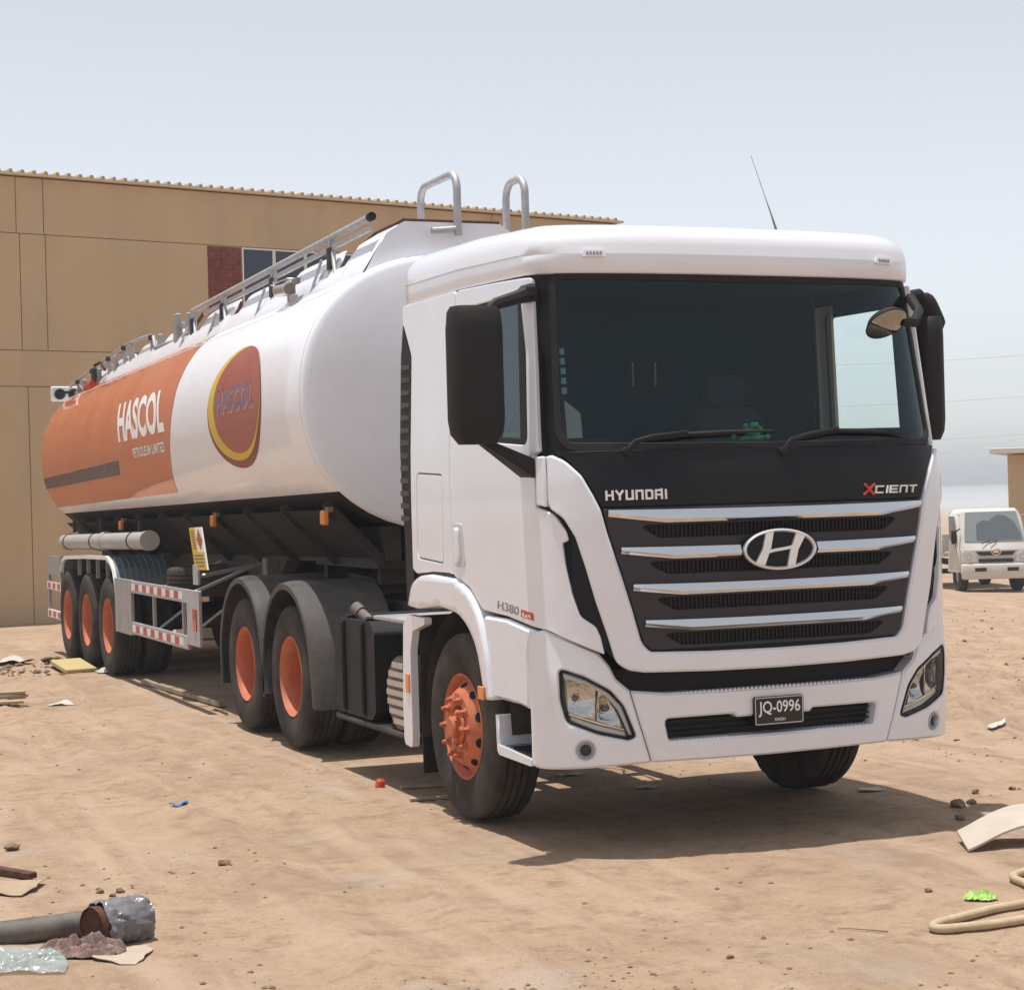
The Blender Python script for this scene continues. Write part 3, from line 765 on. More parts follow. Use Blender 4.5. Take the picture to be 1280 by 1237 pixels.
for ch in 'CIENT':
    wdt = .068 if ch != 'I' else .03
    strokes(mb, GL[ch], CAB, u, 1.828, .076, .034, .0085, .006, .016, .25); u += .072 if ch != 'I' else .030
mb.build('lettering', 'decal_white', fp, 0)
mb = MB(); strokes(mb, GL['X'], CAB, .565, 1.822, .080, .046, .0115, .006, .0165, .1); mb.build('lettering', 'plastic_red', fp, 0)

# doors, side panels
DO = [(-2.455, 3.055), (-2.46, 2.62), (-2.525, 2.22), (-2.525, 1.96), (-2.507, 1.63), (-2.492, 1.405), (-2.387, 1.385), (-2.256, 1.352), (-2.06, 1.232), (-1.72, 1.215), (-1.284, 1.163), (-1.101, 1.083), (-.993, 1.036),
      (-1.012, 1.129), (-1.034, 1.181), (-1.110, 1.234), (-1.149, 1.351), (-1.180, 1.513), (-1.191, 1.613), (-1.158, 1.627), (-1.168, 1.674), (-1.238, 1.771), (-1.345, 1.803), (-1.345, 2.075), (-1.302, 2.095), (-1.288, 2.5), (-1.280, 3.012)]
drad = [.05, .3, .3, .3, .2, .02, .1, .1, .1, .1, .1, .06, .005, .03, .06, .06, .2, .2, .01, .01, .06, .12, .01, .01, .02, .3, .02]
SWD = inset(SW, -.012)
for sd in (1, -1):
    sf = (lambda k: (lambda u, v, o: CAB(u * k, v, o)))(-sd * -1 if False else (1 if sd == 1 else -1))
    mb = MB(); panel(mb, sf, rp(DO, drad), [SWD], off=.014, th=.03, bev=.006, grid=.055); door = mb.build('door', 'white_paint', tr, 35)
    mb = MB(); panel(mb, sf, inset(SW, .003), off=-.008, th=.004, bev=.001, grid=.08); mb.build('side_window', 'side_glass', door, 30)
    mb = MB(); panel(mb, sf, inset(SW, -.008), [inset(SW, .022)], off=.006, th=.02, bev=.004, grid=.08); qe = 0 if sd == 1 else .13; mb.prism([(-1.49 - qe, 2.15), (-1.385, 2.15), (-1.365, 2.64), (-1.40, 2.91), (-1.47 - qe, 2.91)], sf, -.006, .004); mb.build('window_frame', 'black_plastic', door, 30)
    # handle over a grey plate, its grey standing for the recess's shade
    mb = MB(); panel(mb, sf, rp([(-2.475, 1.465), (-2.300, 1.465), (-2.345, 1.715), (-2.465, 1.715)], .03), off=.019, th=.01, bev=.004, grid=.05); mb.build('recess_shade', 'decal_faint', door, 30)
    mb = MB(); panel(mb, sf, rp([(-2.44, 1.49), (-2.36, 1.49), (-2.385, 1.69), (-2.44, 1.69)], .03), off=.040, th=.02, bev=.008, grid=.05); mb.build('handle', 'white_paint', door, 30)
    # cab side behind the door with locker lid, roof gutter
    side = [(-3.375, 3.058), (-3.38, 2.965), (-3.205, 2.735), (-3.205, 1.43), (-3.14, 1.405), (-2.86, 1.425), (-2.60, 1.425), (-2.502, 1.415), (-2.518, 1.63), (-2.536, 1.96), (-2.536, 2.22), (-2.471, 2.62), (-2.466, 3.056)]
    lock = rp([(-3.11, 1.50), (-2.66, 1.475), (-2.655, 2.0), (-3.10, 2.02)], .05)
    mb = MB(); panel(mb, sf, rp(side, [.02, .01, .1] + [.03] * 10), [lock], off=.013, th=.03, bev=.006, grid=.06); sp = mb.build('side_panel', 'white_paint', tr, 35)
    mb = MB(); panel(mb, sf, inset(lock, .007), off=.012, th=.02, bev=.004, grid=.08); mb.build('locker_lid', 'white_paint', sp, 35)
    # black corner deflector column behind the cab with louvres
    defl = [(-3.212, 1.20), (-3.212, 2.72), (-3.40, 2.94), (-3.43, 2.74), (-3.43, 2.2), (-3.36, 1.6), (-3.355, 1.20)]
    mb = MB(); panel(mb, sf, defl[::-1], off=.004, th=.05, bev=.006, grid=.1); df = mb.build('side_deflector', 'black_plastic', tr, 35)
    for i in range(13):
        z = 2.66 - i * .078; mb = MB(); mb.prism([(-3.405, z), (-3.25, z), (-3.25, z + .025), (-3.405, z + .035)], sf, .002, .0085); mb.build('louvre', 'fender_plastic', df, 0)
    # panel over the step
    st = [(-2.055, 1.205), (-1.975, .98), (-1.925, .755), (-1.60, .752), (-1.452, .735), (-1.452, 1.02), (-1.43, 1.105), (-1.33, 1.150), (-1.72, 1.200)]
    mb = MB(); panel(mb, sf, rp(st, .03), off=.022, th=.10, bev=.018, grid=.05); mb.build('step_panel', 'white_paint', tr, 40)
    # wheel arch lip
    ar = [(-3.250, 1.205), (-3.17, 1.35), (-3.05, 1.392), (-2.855, 1.408), (-2.43, 1.392), (-2.214, 1.322), (-2.071, 1.195), (-1.965, .979), (-1.916, .742), (-2.012, .735), (-2.055, .86), (-2.112, 1.01), (-2.232, 1.125), (-2.40, 1.196), (-2.72, 1.225), (-3.06, 1.195)]
    mb = MB(); panel(mb, sf, rp(ar, [.008] + [.5] * 7 + [.02, .02] + [.5] * 5 + [.008], 8), off=.040, th=.14, bev=.012, grid=.03); wa = mb.build('wheel_arch', 'white_paint', tr, 60)
    mb = MB(); mb.box((sd * -1.295, .99, .775), (.012, .085, .075), .005); mb.build('side_marker', 'amber', wa)
    X_ = -sd
    # inner wheel well and rear part of the mudguard
    mb = MB(); pth = [(1.43 + .68 * math.cos(t), .56 + .66 * math.sin(t)) for t in [math.pi * i / 14 for i in range(15)]]
    vs = [(X_ * x, y, z) for y, z in pth for x in (1.215, .72)]; mb.add(vs, [(2 * i, 2 * i + 1, 2 * i + 3, 2 * i + 2) for i in range(14)]); mb.box((X_ * .92, 2.235, .74), (.56, .02, .80)); mb.build('wheel_well', 'chassis_black', tr)
    gd = [(2.37, .335), (2.25, .325), (2.235, .40), (2.24, .92), (2.19, 1.05), (1.97, 1.10), (1.97, 1.14), (2.28, 1.145), (2.36, 1.08), (2.40, .60), (2.39, .36)]
    mb = MB(); mb.prism(rp(gd, .03), lambda u, v, w: (X_ * w, u, v), 1.215, 1.262); mgp = mb.build('mudguard', 'white_paint', tr, 40)
    mb = MB(); mb.box((X_ * 1.266, 2.29, .72), (.012, .06, .12), .004); mb.build('side_marker', 'amber', mgp)
    mb = MB(); mb.box((X_ * 1.02, 2.20, .28), (.38, .012, .22), .003); mb.build('mud_flap', 'black_plastic', mgp)
    # entry step box
    mb = MB()
    mb.prism(rp([(.40, .435), (.845, .446), (.872, .468), (.884, .664), (.868, .664), (.855, .50), (.40, .472)], .008), lambda u, v, w: (X_ * w, u, v), .92, 1.255)
    mb.box((X_ * .93, .68, .6), (.02, .58, .30)); mb.box((X_ * 1.09, .862, .563), (.325, .022, .205), .006); mb.prism([(.40, .75), (.985, .75), (.985, .66), (.955, .64), (.94, .74), (.40, .738)], lambda u, v, w: (X_ * w, u, v), .92, 1.25) if False else None
    sb = mb.build('entry_step', 'white_paint', tr, 40)
    mb = MB(); mb.box((X_ * 1.09, .63, .482), (.28, .42, .02), .003)
    for i in range(8): mb.box((X_ * 1.09, .44 + i * .053, .494), (.27, .018, .010))
    mb.build('step_tread', 'black_plastic', sb, 0)
mb = MB(); put_text(mb, 'H380', lambda u, v, o: CAB(u, v - (u + 1.84) * .09, o), -1.842, -1.560, 1.250, 1.298, .017); mb.build('lettering', 'decal_grey', tr, 0)
mb = MB(); mb.prism([(-1.535, 1.222), (-1.385, 1.208), (-1.39, 1.248), (-1.53, 1.262)], CAB, .013, .0166); bd = mb.build('badge', 'plastic_red', tr, 0)
mb = MB(); put_text(mb, '6x4', lambda u, v, o: CAB(u, v - (u + 1.53) * .09, o), -1.515, -1.41, 1.226, 1.252, .0185); mb.build('lettering', 'decal_white', bd, 0)

# bumper in three pieces
BC = [(-1.44, 1.135), (-1.445, .437), (-1.05, .447), (-.731, .456), (-.796, .667), (-.845, .842), (-.915, .902), (-.947, .973), (-1.003, 1.045), (-1.158, 1.115), (-1.285, 1.165)]
HL = [(-1.208, .962), (-1.207, .804), (-1.178, .690), (-1.018, .626), (-.858, .587), (-.818, .599), (-.881, .760), (-.950, .842), (-1.080, .917)]
hl = rp(HL, [.02, .2, .06, .1, .03, .02, .15, .1, .2]); FG = circ(-1.085, .540, .047, .047, 22)
BM = [(-.838, .838), (-.79, .667), (-.725, .457), (-.3, .450), (0, .448), (.3, .450), (.725, .457), (.79, .667), (.838, .838), (.65, .817), (.3, .81), (0, .808), (-.3, .81), (-.65, .817)]
INT = rp([(-.655, .682), (-.630, .562), (.635, .562), (.660, .682), (.245, .682), (.225, .662), (-.225, .662), (-.245, .682)], [.03, .03, .03, .03, .005, .005, .005, .005])
mb = MB(); panel(mb, BMP, [(-1.40, .47), (1.40, .47), (1.40, 1.12), (.92, .95), (-.92, .95), (-1.40, 1.12)], off=-.075, th=.01, bev=0, grid=.1); mb.build('bumper_backing', 'black_plastic', tr, 30)
mb = MB(); panel(mb, BMP, rp(BM, [.01, 0, .015, 0, 0, 0, .015, 0, .01, .2, .2, .2, .2, .2]), [INT], off=.012, th=.10, bev=.012, grid=.05)
bump = mb.build('bumper', 'white_paint', tr, 40)
mb = MB(); s = -.60
while s < .62:   # anti-slip studs along the upper and lower ledges
    for z_, o_ in ((.808, .006), (.558, .004)):
        if abs(s) > .27 or z_ > .7: mb.prism([(s - .007, z_ - .006), (s + .007, z_ - .006), (s + .004, z_ + .008), (s - .004, z_ + .008)], BMP, -.04, o_)
    s += .026
mb.build('step_stud', 'white_paint', bump, 0)['kind'] = 'stuff'
mb = MB()
for z_ in (.59, .62, .65): mb.prism([(-.64, z_), (.64, z_), (.64, z_ + .008), (-.64, z_ + .008)], BMP, -.07, -.045)
mb.build('intake_mesh', 'black_plastic', bump, 0)
for sd in (1, -1):
    sf = (lambda k: (lambda u, v, o: BMP(u * k, v, o)))(sd)
    mb = MB(); panel(mb, sf, rp(BC, [.05, .04, 0, .015, 0, .02, .06, .06, .06, .2, .06]), [hl, FG], off=.012, th=.09, bev=.014, grid=.045); bc = mb.build('bumper_corner', 'white_paint', tr, 40)
    # headlamp: housing, reflector bowls, bright trim, indicator strip, lens
    mb = MB(); panel(mb, sf, inset(hl, -.003), [inset(hl, .007)], off=.010, th=.05, bev=.003, grid=.05); hd = mb.build('headlamp', 'black_gloss', tr, 40)
    mb = MB(); panel(mb, sf, inset(hl, .006), off=-.060, th=.01, bev=0, grid=.05); mb.build('housing', 'alloy', hd, 30)
    mb = MB(); panel(mb, sf, [(-1.195, .945), (-1.192, .915), (-1.08, .884), (-.965, .813), (-.905, .740), (-.848, .610), (-.832, .606), (-.886, .757), (-.955, .832), (-1.083, .903)], off=-.008, th=.02, bev=.003, grid=.05); mb.build('trim', 'decal_faint', hd, 30)
    for (cs, cz, sx_, sz_, pg) in ((-1.135, .805, .11, .10, [(-1.186, .905), (-1.182, .738), (-1.030, .690), (-1.022, .868), (-1.08, .893)]), (-.965, .745, .08, .085, [(-1.010, .862), (-1.018, .688), (-.882, .640), (-.912, .735), (-.958, .815)])):
        def bowl(u, v, o): return sf(u, v, -.055 + o + .042 * min(1.0, ((u - cs) / sx_) ** 2 + ((v - cz) / sz_) ** 2))
        mb = MB(); panel(mb, bowl, rp(pg, .012), off=0, th=.012, bev=.003, grid=.012); rf = mb.build('reflector', 'reflector', hd, 50)
        c = sf(cs, cz, -.054); d_ = (sf(cs, cz, .0) - c).normalized(); mb = MB(); mb.lathe([(0, .030), (.012, .027), (.016, .012), (.017, 0)], c, d_, 14); mb.build('bulb_cap', 'chassis_grey', hd, 50)
    mb = MB(); panel(mb, sf, [(-1.165, .692), (-1.016, .634), (-.860, .597), (-.868, .622), (-1.012, .662), (-1.165, .718)], off=-.028, th=.03, bev=.004, grid=.05); mb.build('indicator', 'amber', hd, 30) if False else mb.build('indicator', 'frame_white', hd, 30)
    mb = MB(); panel(mb, sf, [(-1.175, .722), (-1.014, .668), (-.868, .628), (-.872, .640), (-1.012, .682), (-1.172, .736)], off=-.02, th=.03, bev=.003, grid=.05); mb.build('light_bar', 'chrome', hd, 30)
    mb = MB(); panel(mb, sf, inset(hl, .008), off=.004, th=.003, bev=.001, grid=.05); mb.build('lens', 'lens_glass', hd, 30)
    c = sf(-1.085, .540, -.03); d_ = (sf(-1.085, .540, .0) - c).normalized(); mb = MB()
    mb.lathe([(.030, .0), (.030, .030), (.040, .040), (.047, .034), (.049, .0)], c, d_, 26); fg = mb.build('fog_lamp', 'galvanised', tr, 50)
    mb = MB(); mb.lathe([(0, .012), (.030, .010)], c, d_, 20); mb.build('lens', 'window_blue', fg, 50)
# number plate
def pl(u, v, w): return BMP(.016, .686, .03 + w) + Vector((u, 0, v))
mb = MB(); mb.prism(rp([(-.150, -.075), (.150, -.075), (.150, .075), (-.150, .075)], .012), lambda u, v, w: pl(u, v, w), -.06, .004); npl = mb.build('number_plate', 'plate_black', tr, 30)
npl['label'] = 'black number plate with white characters'
mb = MB(); mb.prism(rp([(-.147, -.072), (.147, -.072), (.147, .072), (-.147, .072)], .012), pl, .004, .0048); mb.build('plate_rim', 'decal_faint', npl, 0)
mb = MB(); mb.prism(rp([(-.142, -.067), (.142, -.067), (.142, .067), (-.142, .067)], .010), pl, .0048, .0056); mb.build('plate_face', 'plate_black', npl, 0)
mb = MB(); put_text(mb, 'JQ-0996', pl, -.128, .128, -.030, .052, .0068); put_text(mb, 'SINDH', pl, -.03, .035, -.056, -.040, .0068); mb.build('lettering', 'decal_white', npl, 0)

# roof: lofted cap over a rounded plan
plan = []
for i in range(61):
    s = -3.28 + 6.56 * i / 60; p = CAB(s, 3.04, .0); q = p.copy(); q.y -= .035 * max(0, 1 - p.y / .5); plan.append(q)
ex = plan[-1].x
for i in range(1, 8): t = math.pi / 2 * i / 8; plan.append(Vector((ex - .12 + .12 * math.cos(t), 2.28 + .12 * math.sin(t), 0)))
for i in range(9): plan.append(Vector((ex - .12 - (2 * ex - .24) * i / 8, 2.40, 0)))
for i in range(1, 8): t = math.pi / 2 * (1 - i / 8); plan.append(Vector((-ex + .12 - .12 * math.cos(t), 2.28 + .12 * math.sin(t), 0)))
rows = [(-.004, .03, 0), (0, 0.006, 0), (.006, 0, 0), (.06, -.003, 0), (.092, -.003, 0), (.095, .006, 1), (.101, .006, 1), (.104, -.002, 0), (.15, .004, 0), (.19, .018, 0), (.222, .042, 0), (.25, .082, 0), (.268, .14, 0), (.281, .22, 0), (.289, .34, 0), (.294, .5, 0), (.296, .75, 0), (.297, 1.0, 0)]
vs = []; K = len(plan)
for h, ins_, groove in rows:
    for p in plan:
        i_ = ins_
        side_f = min(1, max(0, (p.y - .3) / .3)) * (1 if p.y < 2.3 else 0)
        if groove: i_ = -.003 + .009 * side_f
        base = 3.026 + .036 * min(1, max(0, (p.y - .2) / 1.2)); lift = .045 * max(0, p.y) / 2.2 * min(1, h / .25)
        kx = 1 - i_ / 1.205; ky = 1 - i_ / 1.12
        vs.append(Vector((p.x * kx, 1.27 + (p.y - 1.27) * ky, base + h + lift)))
fs = [(j * K + i, j * K + (i + 1) % K, (j + 1) * K + (i + 1) % K, (j + 1) * K + i) for j in range(len(rows) - 1) for i in range(K)]
fs.append(tuple(range((len(rows) - 1) * K, len(rows) * K)))
mb = MB(); mb.add(vs, fs); roofc = mb.build('roof', 'white_paint', tr, 50)
for sd in (1, -1):
    mb = MB(); mb.prism(rp([(-.066, -.017), (.066, -.017), (.056, .019), (-.056, .019)], .008), lambda u, v, w: CAB(sd * .925 + u, 3.118 + v, w + .035), -.02, .016); ml = mb.build('roof_marker', 'white_paint', roofc, 40)
    mb = MB()
    for i in range(5): mb.prism(circ(-.036 + i * .018, 0, .007, .010, 8), lambda u, v, w: CAB(sd * .925 + u, 3.118 + v, w + .035), .015, .0185)
    mb.build('lens', 'decal_grey', ml, 0)
mb = MB(); mb.tube([(.565, .8, 3.36), (.535, .8, 3.45), (.49, .8, 3.57), (.405, .8, 3.80)], [.009, .005, .0022, .0014], 6); mb.build('antenna', 'chassis_grey', roofc)
# wipers
for pts in ([(-.835, 2.075, .02), (-.79, 2.12, .035), (-.70, 2.142, .045), (-.50, 2.163, .048), (-.25, 2.172, .045), (.03, 2.176, .035)], [(.07, 2.060, .02), (.12, 2.115, .035), (.22, 2.142, .045), (.42, 2.172, .048), (.60, 2.170, .045), (.93, 2.148, .035)]):
    P_ = [CAB(*p) for p in pts]
    mb = MB(); mb.tube(P_[:4], [.016, .014, .012, .009], 6); mb.cyl(P_[0] + Vector((0, .03, 0)), P_[0] - Vector((0, .01, 0)), .024, .02, 10); wi = mb.build('wiper', 'black_plastic', tr)
    mb = MB(); vs = []
    bl_ = [CAB(pts[2][0] - .06, pts[2][1] - .012, .02)] + [CAB(p[0], p[1] - .006, .02) for p in pts[2:]]
    mb.tube(bl_, [.006] + [.013] * (len(bl_) - 2) + [.005], 6); mb.build('wiper_blade', 'black_plastic', wi)
# door mirrors
def mirror_(name, cx, cy, z0, z1, w, dpt, rz):
    M_ = Matrix.Rotation(rz, 3, 'Z'); mb = MB(); pts = []
    for z, kx, ky in ((z0, .66, .6), (z0 + .05, .92, .92), (z0 + .12, 1, 1), (z1 - .12, 1, 1), (z1 - .03, .96, .9), (z1, .86, .7)):
        for t in range(20):
            q = 2 * math.pi * t / 20; ex_ = 2 / 4.5
            x = math.copysign(abs(math.cos(q)) ** ex_, math.cos(q)) * w / 2 * kx; y = math.copysign(abs(math.sin(q)) ** ex_, math.sin(q)) * dpt / 2 * ky
            if y < 0: y *= 1 + .5 * (1 - (x / (w / 2)) ** 2)
            pts.append(M_ @ Vector((x, y, z)) + Vector((cx, cy, 0)))
    mb.hull(pts); o = mb.build(name, 'black_plastic', tr, 40)
    mb = MB(); mb.prism(rp([(-w * .42, z0 + .1), (w * .42, z0 + .1), (w * .42, z1 - .08), (-w * .42, z1 - .08)], .03), lambda u, v, q: M_ @ Vector((u, q, v)) + Vector((cx, cy, 0)), dpt / 2 - .002, dpt / 2 + .004); mb.build('mirror_glass', 'mirror_glass', o, 0)
    return o
ml_ = mirror_('door_mirror', -1.555, .30, 2.135, 2.845, .285, .17, R(8))
mb = MB(); mb.tube([(-1.50, .31, 2.80), (-1.42, .32, 2.865), (-1.30, .33, 2.90), (-1.20, .34, 2.93)], [.03, .032, .036, .05], 8); mb.box((-1.222, .36, 2.93), (.06, .16, .085), .02); mb.build('mirror_arm', 'black_plastic', ml_)
mb = MB(); mb.hull([(-1.55, .28, 2.15), (-1.55, .34, 2.15), (-1.46, .28, 2.10), (-1.46, .34, 2.10), (-1.25, .26, 1.955), (-1.25, .44, 1.955), (-1.25, .26, 2.055), (-1.25, .44, 2.06), (-1.50, .28, 2.16), (-1.50, .34, 2.16)]); mb.build('mirror_arm', 'black_plastic', ml_)
mr_ = mirror_('door_mirror', 1.375, .48, 2.125, 2.84, .17, .20, R(-32))
mb = MB(); pts = []
for i in range(9):
    t = i / 8; pts.append((1.315 + .115 * t, .44 + .02 * t, 2.965 - .20 * t))
mb.tube(pts, [.035, .055, .062, .064, .064, .064, .064, .06, .035], 12); mb.build('wide_angle_mirror', 'black_plastic', mr_)
mb = MB(); mb.tube([(1.21, .42, 2.96), (1.26, .40, 2.97), (1.33, .44, 2.93)], .03, 8); mb.build('mirror_arm', 'black_plastic', mr_)
mb = MB(); mb.hull([(1.24, .42, 2.0), (1.24, .5, 2.0), (1.24, .42, 2.09), (1.24, .5, 2.09), (1.37, .44, 2.15), (1.37, .5, 2.15), (1.33, .44, 2.12)]); mb.build('mirror_arm', 'black_plastic', mr_)
# kerb mirror hanging in front of the screen
km = MB(); km.tube([CAB(1.19, 2.93, .02), (1.07, .13, 2.84), (1.00, .07, 2.77), (.90, .05, 2.775)], [.03, .028, .03, .028], 8)
kmo = km.build('kerb_mirror', 'black_plastic', tr)
mb = MB(); c = Vector((.80, .06, 2.77)); d_ = Vector((.05, -.60, -.80)).normalized()
mb.lathe([(0, -.05), (.05, -.045), (.10, -.02), (.125, .015), (.118, .018)], c, d_, 24); mb.build('mirror_shell', 'black_plastic', kmo, 60)
mb = MB(); mb.lathe([(.119, .016), (.06, .024), (0, .027)], c, d_, 24); mb.build('mirror_glass', 'mirror_glass', kmo, 60)

# chassis, tank, silencer, fenders
mb = MB()
for x in (-.43, .43): mb.box((x, 3.9, .95), (.09, 7.0, .28), .01)
for y in (.8, 2.6, 3.9, 5.75, 7.2): mb.box((0, y, .95), (.8, .12, .2))
for y in (1.43, 5.07, 6.415): mb.cyl((-1.0, y, .54), (1.0, y, .54), .075, n=14)
for y in (5.07, 6.415): mb.lathe([(0, -.2), (.16, -.15), (.22, 0), (.16, .15), (0, .2)], (0, y, .56), (0, 1, 0), 18)
for x in (-.52, .52): mb.tube([(x, 4.5, .82), (x, 5.1, .66), (x, 5.74, .62), (x, 6.4, .66), (x, 7.0, .82)], .05, 6); mb.tube([(x, .7, .80), (x, 1.43, .64), (x, 2.2, .80)], .05, 6)
mb.box((0, 1.0, .72), (.9, .7, .5), .05); mb.box((0, .35, .55), (2.0, .1, .1)); mb.box((0, 2.7, .8), (.5, 1.0, .4), .05)
mb.build('chassis_frame', 'chassis_black', tr, 30)
mb = MB(); mb.hull([(x, y, z) for x, y, z in [(-.45, 5.3, 1.24), (.45, 5.3, 1.24), (-.45, 6.0, 1.27), (.45, 6.0, 1.27), (-.3, 6.5, 1.18), (.3, 6.5, 1.18), (-.45, 5.3, 1.12), (.45, 5.3, 1.12), (-.3, 6.5, 1.12), (.3, 6.5, 1.12)]]); mb.box((0, 5.75, 1.1), (.9, .5, .1)); mb.build('fifth_wheel', 'chassis_black', tr, 30)
mb = MB()
for i in range(5):
    x = -.10 + i * .09; pts = [(x, 2.3, 1.5)] + [(x + .035 * math.cos(a), 2.5 + a * .055, 1.42 + .06 * math.sin(a)) for a in [k * .7 for k in range(36)]]; mb.tube(pts, .010, 5)
mb.build('air_line', 'black_plastic', tr)
mb = MB(); fn = lambda u, v, w: (w, u, v)
mb.prism(rp([(3.08, .46), (3.16, .40), (3.88, .40), (3.95, .47), (3.95, .98), (3.88, 1.05), (3.16, 1.05), (3.08, .98)], .05), fn, -1.215, -.62)
ft = mb.build('fuel_tank', 'black_plastic', tr, 40)
for y in (3.30, 3.72):
    mb = MB(); mb.tube([(-.62, y, 1.06), (-1.19, y, 1.062), (-1.225, y, 1.02), (-1.225, y, .44), (-1.19, y, .39), (-.62, y, .39)], .018, 6); mb.build('tank_strap', 'black_plastic', ft)
mb = MB(); mb.cyl((-1.08, 3.55, 1.03), (-1.13, 3.66, 1.10), .036, n=14); mb.cyl((-1.12, 3.64, 1.09), (-1.145, 3.69, 1.125), .045, n=14); mb.build('filler_cap', 'chassis_grey', ft)
mb = MB(); mb.box((-.95, 2.75, 1.09), (.55, .62, .025), .005); mb.build('catwalk', 'galvanised', tr, 0)
mb = MB(); mb.box((-.92, 3.05, .36), (.56, 1.5, .04), .005); mb.tube([(-1.2, 2.4, .36), (-1.2, 3.95, .36)], .022, 8); mb.build('tank_bracket', 'chassis_black', tr)
mb = MB(); mb.cyl((-1.17, 2.66, .62), (-.45, 2.66, .62), .235, n=36); sil = mb.build('silencer', 'steel_grey', tr, 40)
mb = MB(); mb.lathe([(0, .004), (.215, .004), (.230, .006), (.240, -.006), (.240, -.1), (.23, -.1)], (-1.19, 2.66, .62), (-1, 0, 0), 36); hsh = mb.build('heat_shield', 'chassis_grey', sil, 40)
for i in range(7):
    z = -.18 + i * .06; hw = math.sqrt(max(0, .225 ** 2 - (abs(z) + .02) ** 2)) * .97
    mb = MB(); mb.box((-1.202, 2.66, .62 + z), (.012, 2 * hw, .040), .004); mb.build('shield_rib', 'alloy', hsh)
for sd in (1, -1):
    for y0 in (5.07, 6.415):
        pth = [(y0 - .735, .36), (y0 - .70, .58)] + [(y0 + .685 * math.cos(t), .56 + .685 * math.sin(t)) for t in [math.pi * (1 - i / 16) * .92 + .12 for i in range(17)]] + [(y0 + .675, .62), (y0 + .655, .33)]
        mb = MB(); vs = []; n_ = len(pth)
        for i, (y, z) in enumerate(pth):
            d_ = Vector((y - y0, z - .54)).normalized() * .016
            for x, k in ((1.262, -.02), (1.262, 0), (1.250, .3), (1.20, 1), (.60, 1), (.60, 0), (1.235, 0), (1.245, -.02)):
                vs.append((-sd * x, y + d_.x * k * 1.2 - (0 if k >= 0 else (y - y0) * .06), z + d_.y * k * 1.2 - (0 if k >= 0 else (z - .54) * .06)))
        mb.add(vs, [(i * 8 + j, i * 8 + (j + 1) % 8, (i + 1) * 8 + (j + 1) % 8, (i + 1) * 8 + j) for i in range(n_ - 1) for j in range(8)] + [tuple(range(8)), tuple(range((n_ - 1) * 8, n_ * 8))[::-1]])
        mb.build('fender', 'fender_plastic', tr, 35)
    wheel_front(tr, -1.105 if sd == 1 else 1.01, 1.43, -sd)
    wheel_dual(tr, -sd * 1.085, 5.07, -sd); wheel_dual(tr, -sd * 1.085, 6.415, -sd)

# ------------------------------------------------------------------ tank trailer
TA, TBU, TBL, TN = 1.25, 1.06, 1.03, 2.25
_tp = []
for i in range(721):
    t = -math.pi / 2 + math.pi * i / 720; c_, s_ = math.cos(t), math.sin(t)
    _tp.append((-TA * abs(c_) ** (2 / TN), math.copysign(abs(s_) ** (2 / TN) * (TBU if s_ > 0 else TBL), s_)))
_tl = [0]
for a, b in zip(_tp, _tp[1:]): _tl.append(_tl[-1] + math.hypot(b[0] - a[0], b[1] - a[1]))
_t0 = _tl[360]; _tl = [q - _t0 for q in _tl]
def tzc(y): return 2.63 - .0125 * (y - 4.5)
def tsec(v):
    i = min(max(bisect_right(_tl, v) - 1, 0), 719); t = (v - _tl[i]) / max(1e-9, _tl[i + 1] - _tl[i])
    return _tp[i][0] + (_tp[i + 1][0] - _tp[i][0]) * t, _tp[i][1] + (_tp[i + 1][1] - _tp[i][1]) * t
def TS(u, v, o=0.0):
    x, z = tsec(v); x1, z1 = tsec(min(v + .01, _tl[-1])); x0, z0 = tsec(max(v - .01, _tl[0]))
    n_ = Vector((-(z1 - z0), (x1 - x0))).normalized()
    return Vector((x + n_.x * o, -u, z + n_.y * o + tzc(-u)))
tl = thing('tank_trailer', 'long white and orange fuel tank trailer with red rimmed wheels behind the tractor', 'trailer', (0, 10.5, 0))
sec = []
vv = [-1.83, -1.6, -1.4, -1.2, -1.05, -.9, -.80, -.775] + [-.775 + .055 * i for i in range(1, 37)] + [1.35, 1.5, 1.68, 1.855]
left = [tsec(v) for v in vv]
sec = left + [(-x, z) for x, z in left[::-1]]
K = len(sec)
rings = [(.0, 4.385), (.25, 4.39), (.5, 4.405), (.75, 4.428), (.88, 4.447), (.955, 4.462), (.983, 4.472), (.996, 4.486), (1, 4.50)] + [(1, 4.5 + 12.05 * i / 24) for i in range(1, 25)] + [(.985, 16.64), (.955, 16.72), (.9, 16.79), (.75, 16.88), (.5, 16.95), (.0, 16.98)]
vs = [(x * k, y, z * k + tzc(y)) for k, y in rings for x, z in sec]; fs = []; ms = []
mb = MB()
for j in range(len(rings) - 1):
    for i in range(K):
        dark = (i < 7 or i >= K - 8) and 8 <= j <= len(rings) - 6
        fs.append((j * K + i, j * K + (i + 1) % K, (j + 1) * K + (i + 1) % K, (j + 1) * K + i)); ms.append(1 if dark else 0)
mb.v = vs; mb.f = [list(f) for f in fs]; mb.m = ms
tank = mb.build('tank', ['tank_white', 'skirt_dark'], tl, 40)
def tpanel(name, poly, m, off, grid=.07, parent=None):
    mb = MB(); panel(mb, TS, [(-y, v) for y, v in poly], off=off, th=0, bev=0, grid=grid, walls=False); return mb.build(name, m, parent or tank, 60)
edge = [(9.10, 1.22), (9.02, 1.05), (8.90, .88), (8.78, .70), (8.73, .5), (8.75, .22), (8.86, -.07), (9.01, -.32), (9.36, -.625)]
tpanel('orange_livery', [(16.55, 1.22)] + edge[:-1] + [(9.33, -.61), (9.40, -.63), (12.2, -.640), (16.55, -.665)], 'orange_paint', .0030)
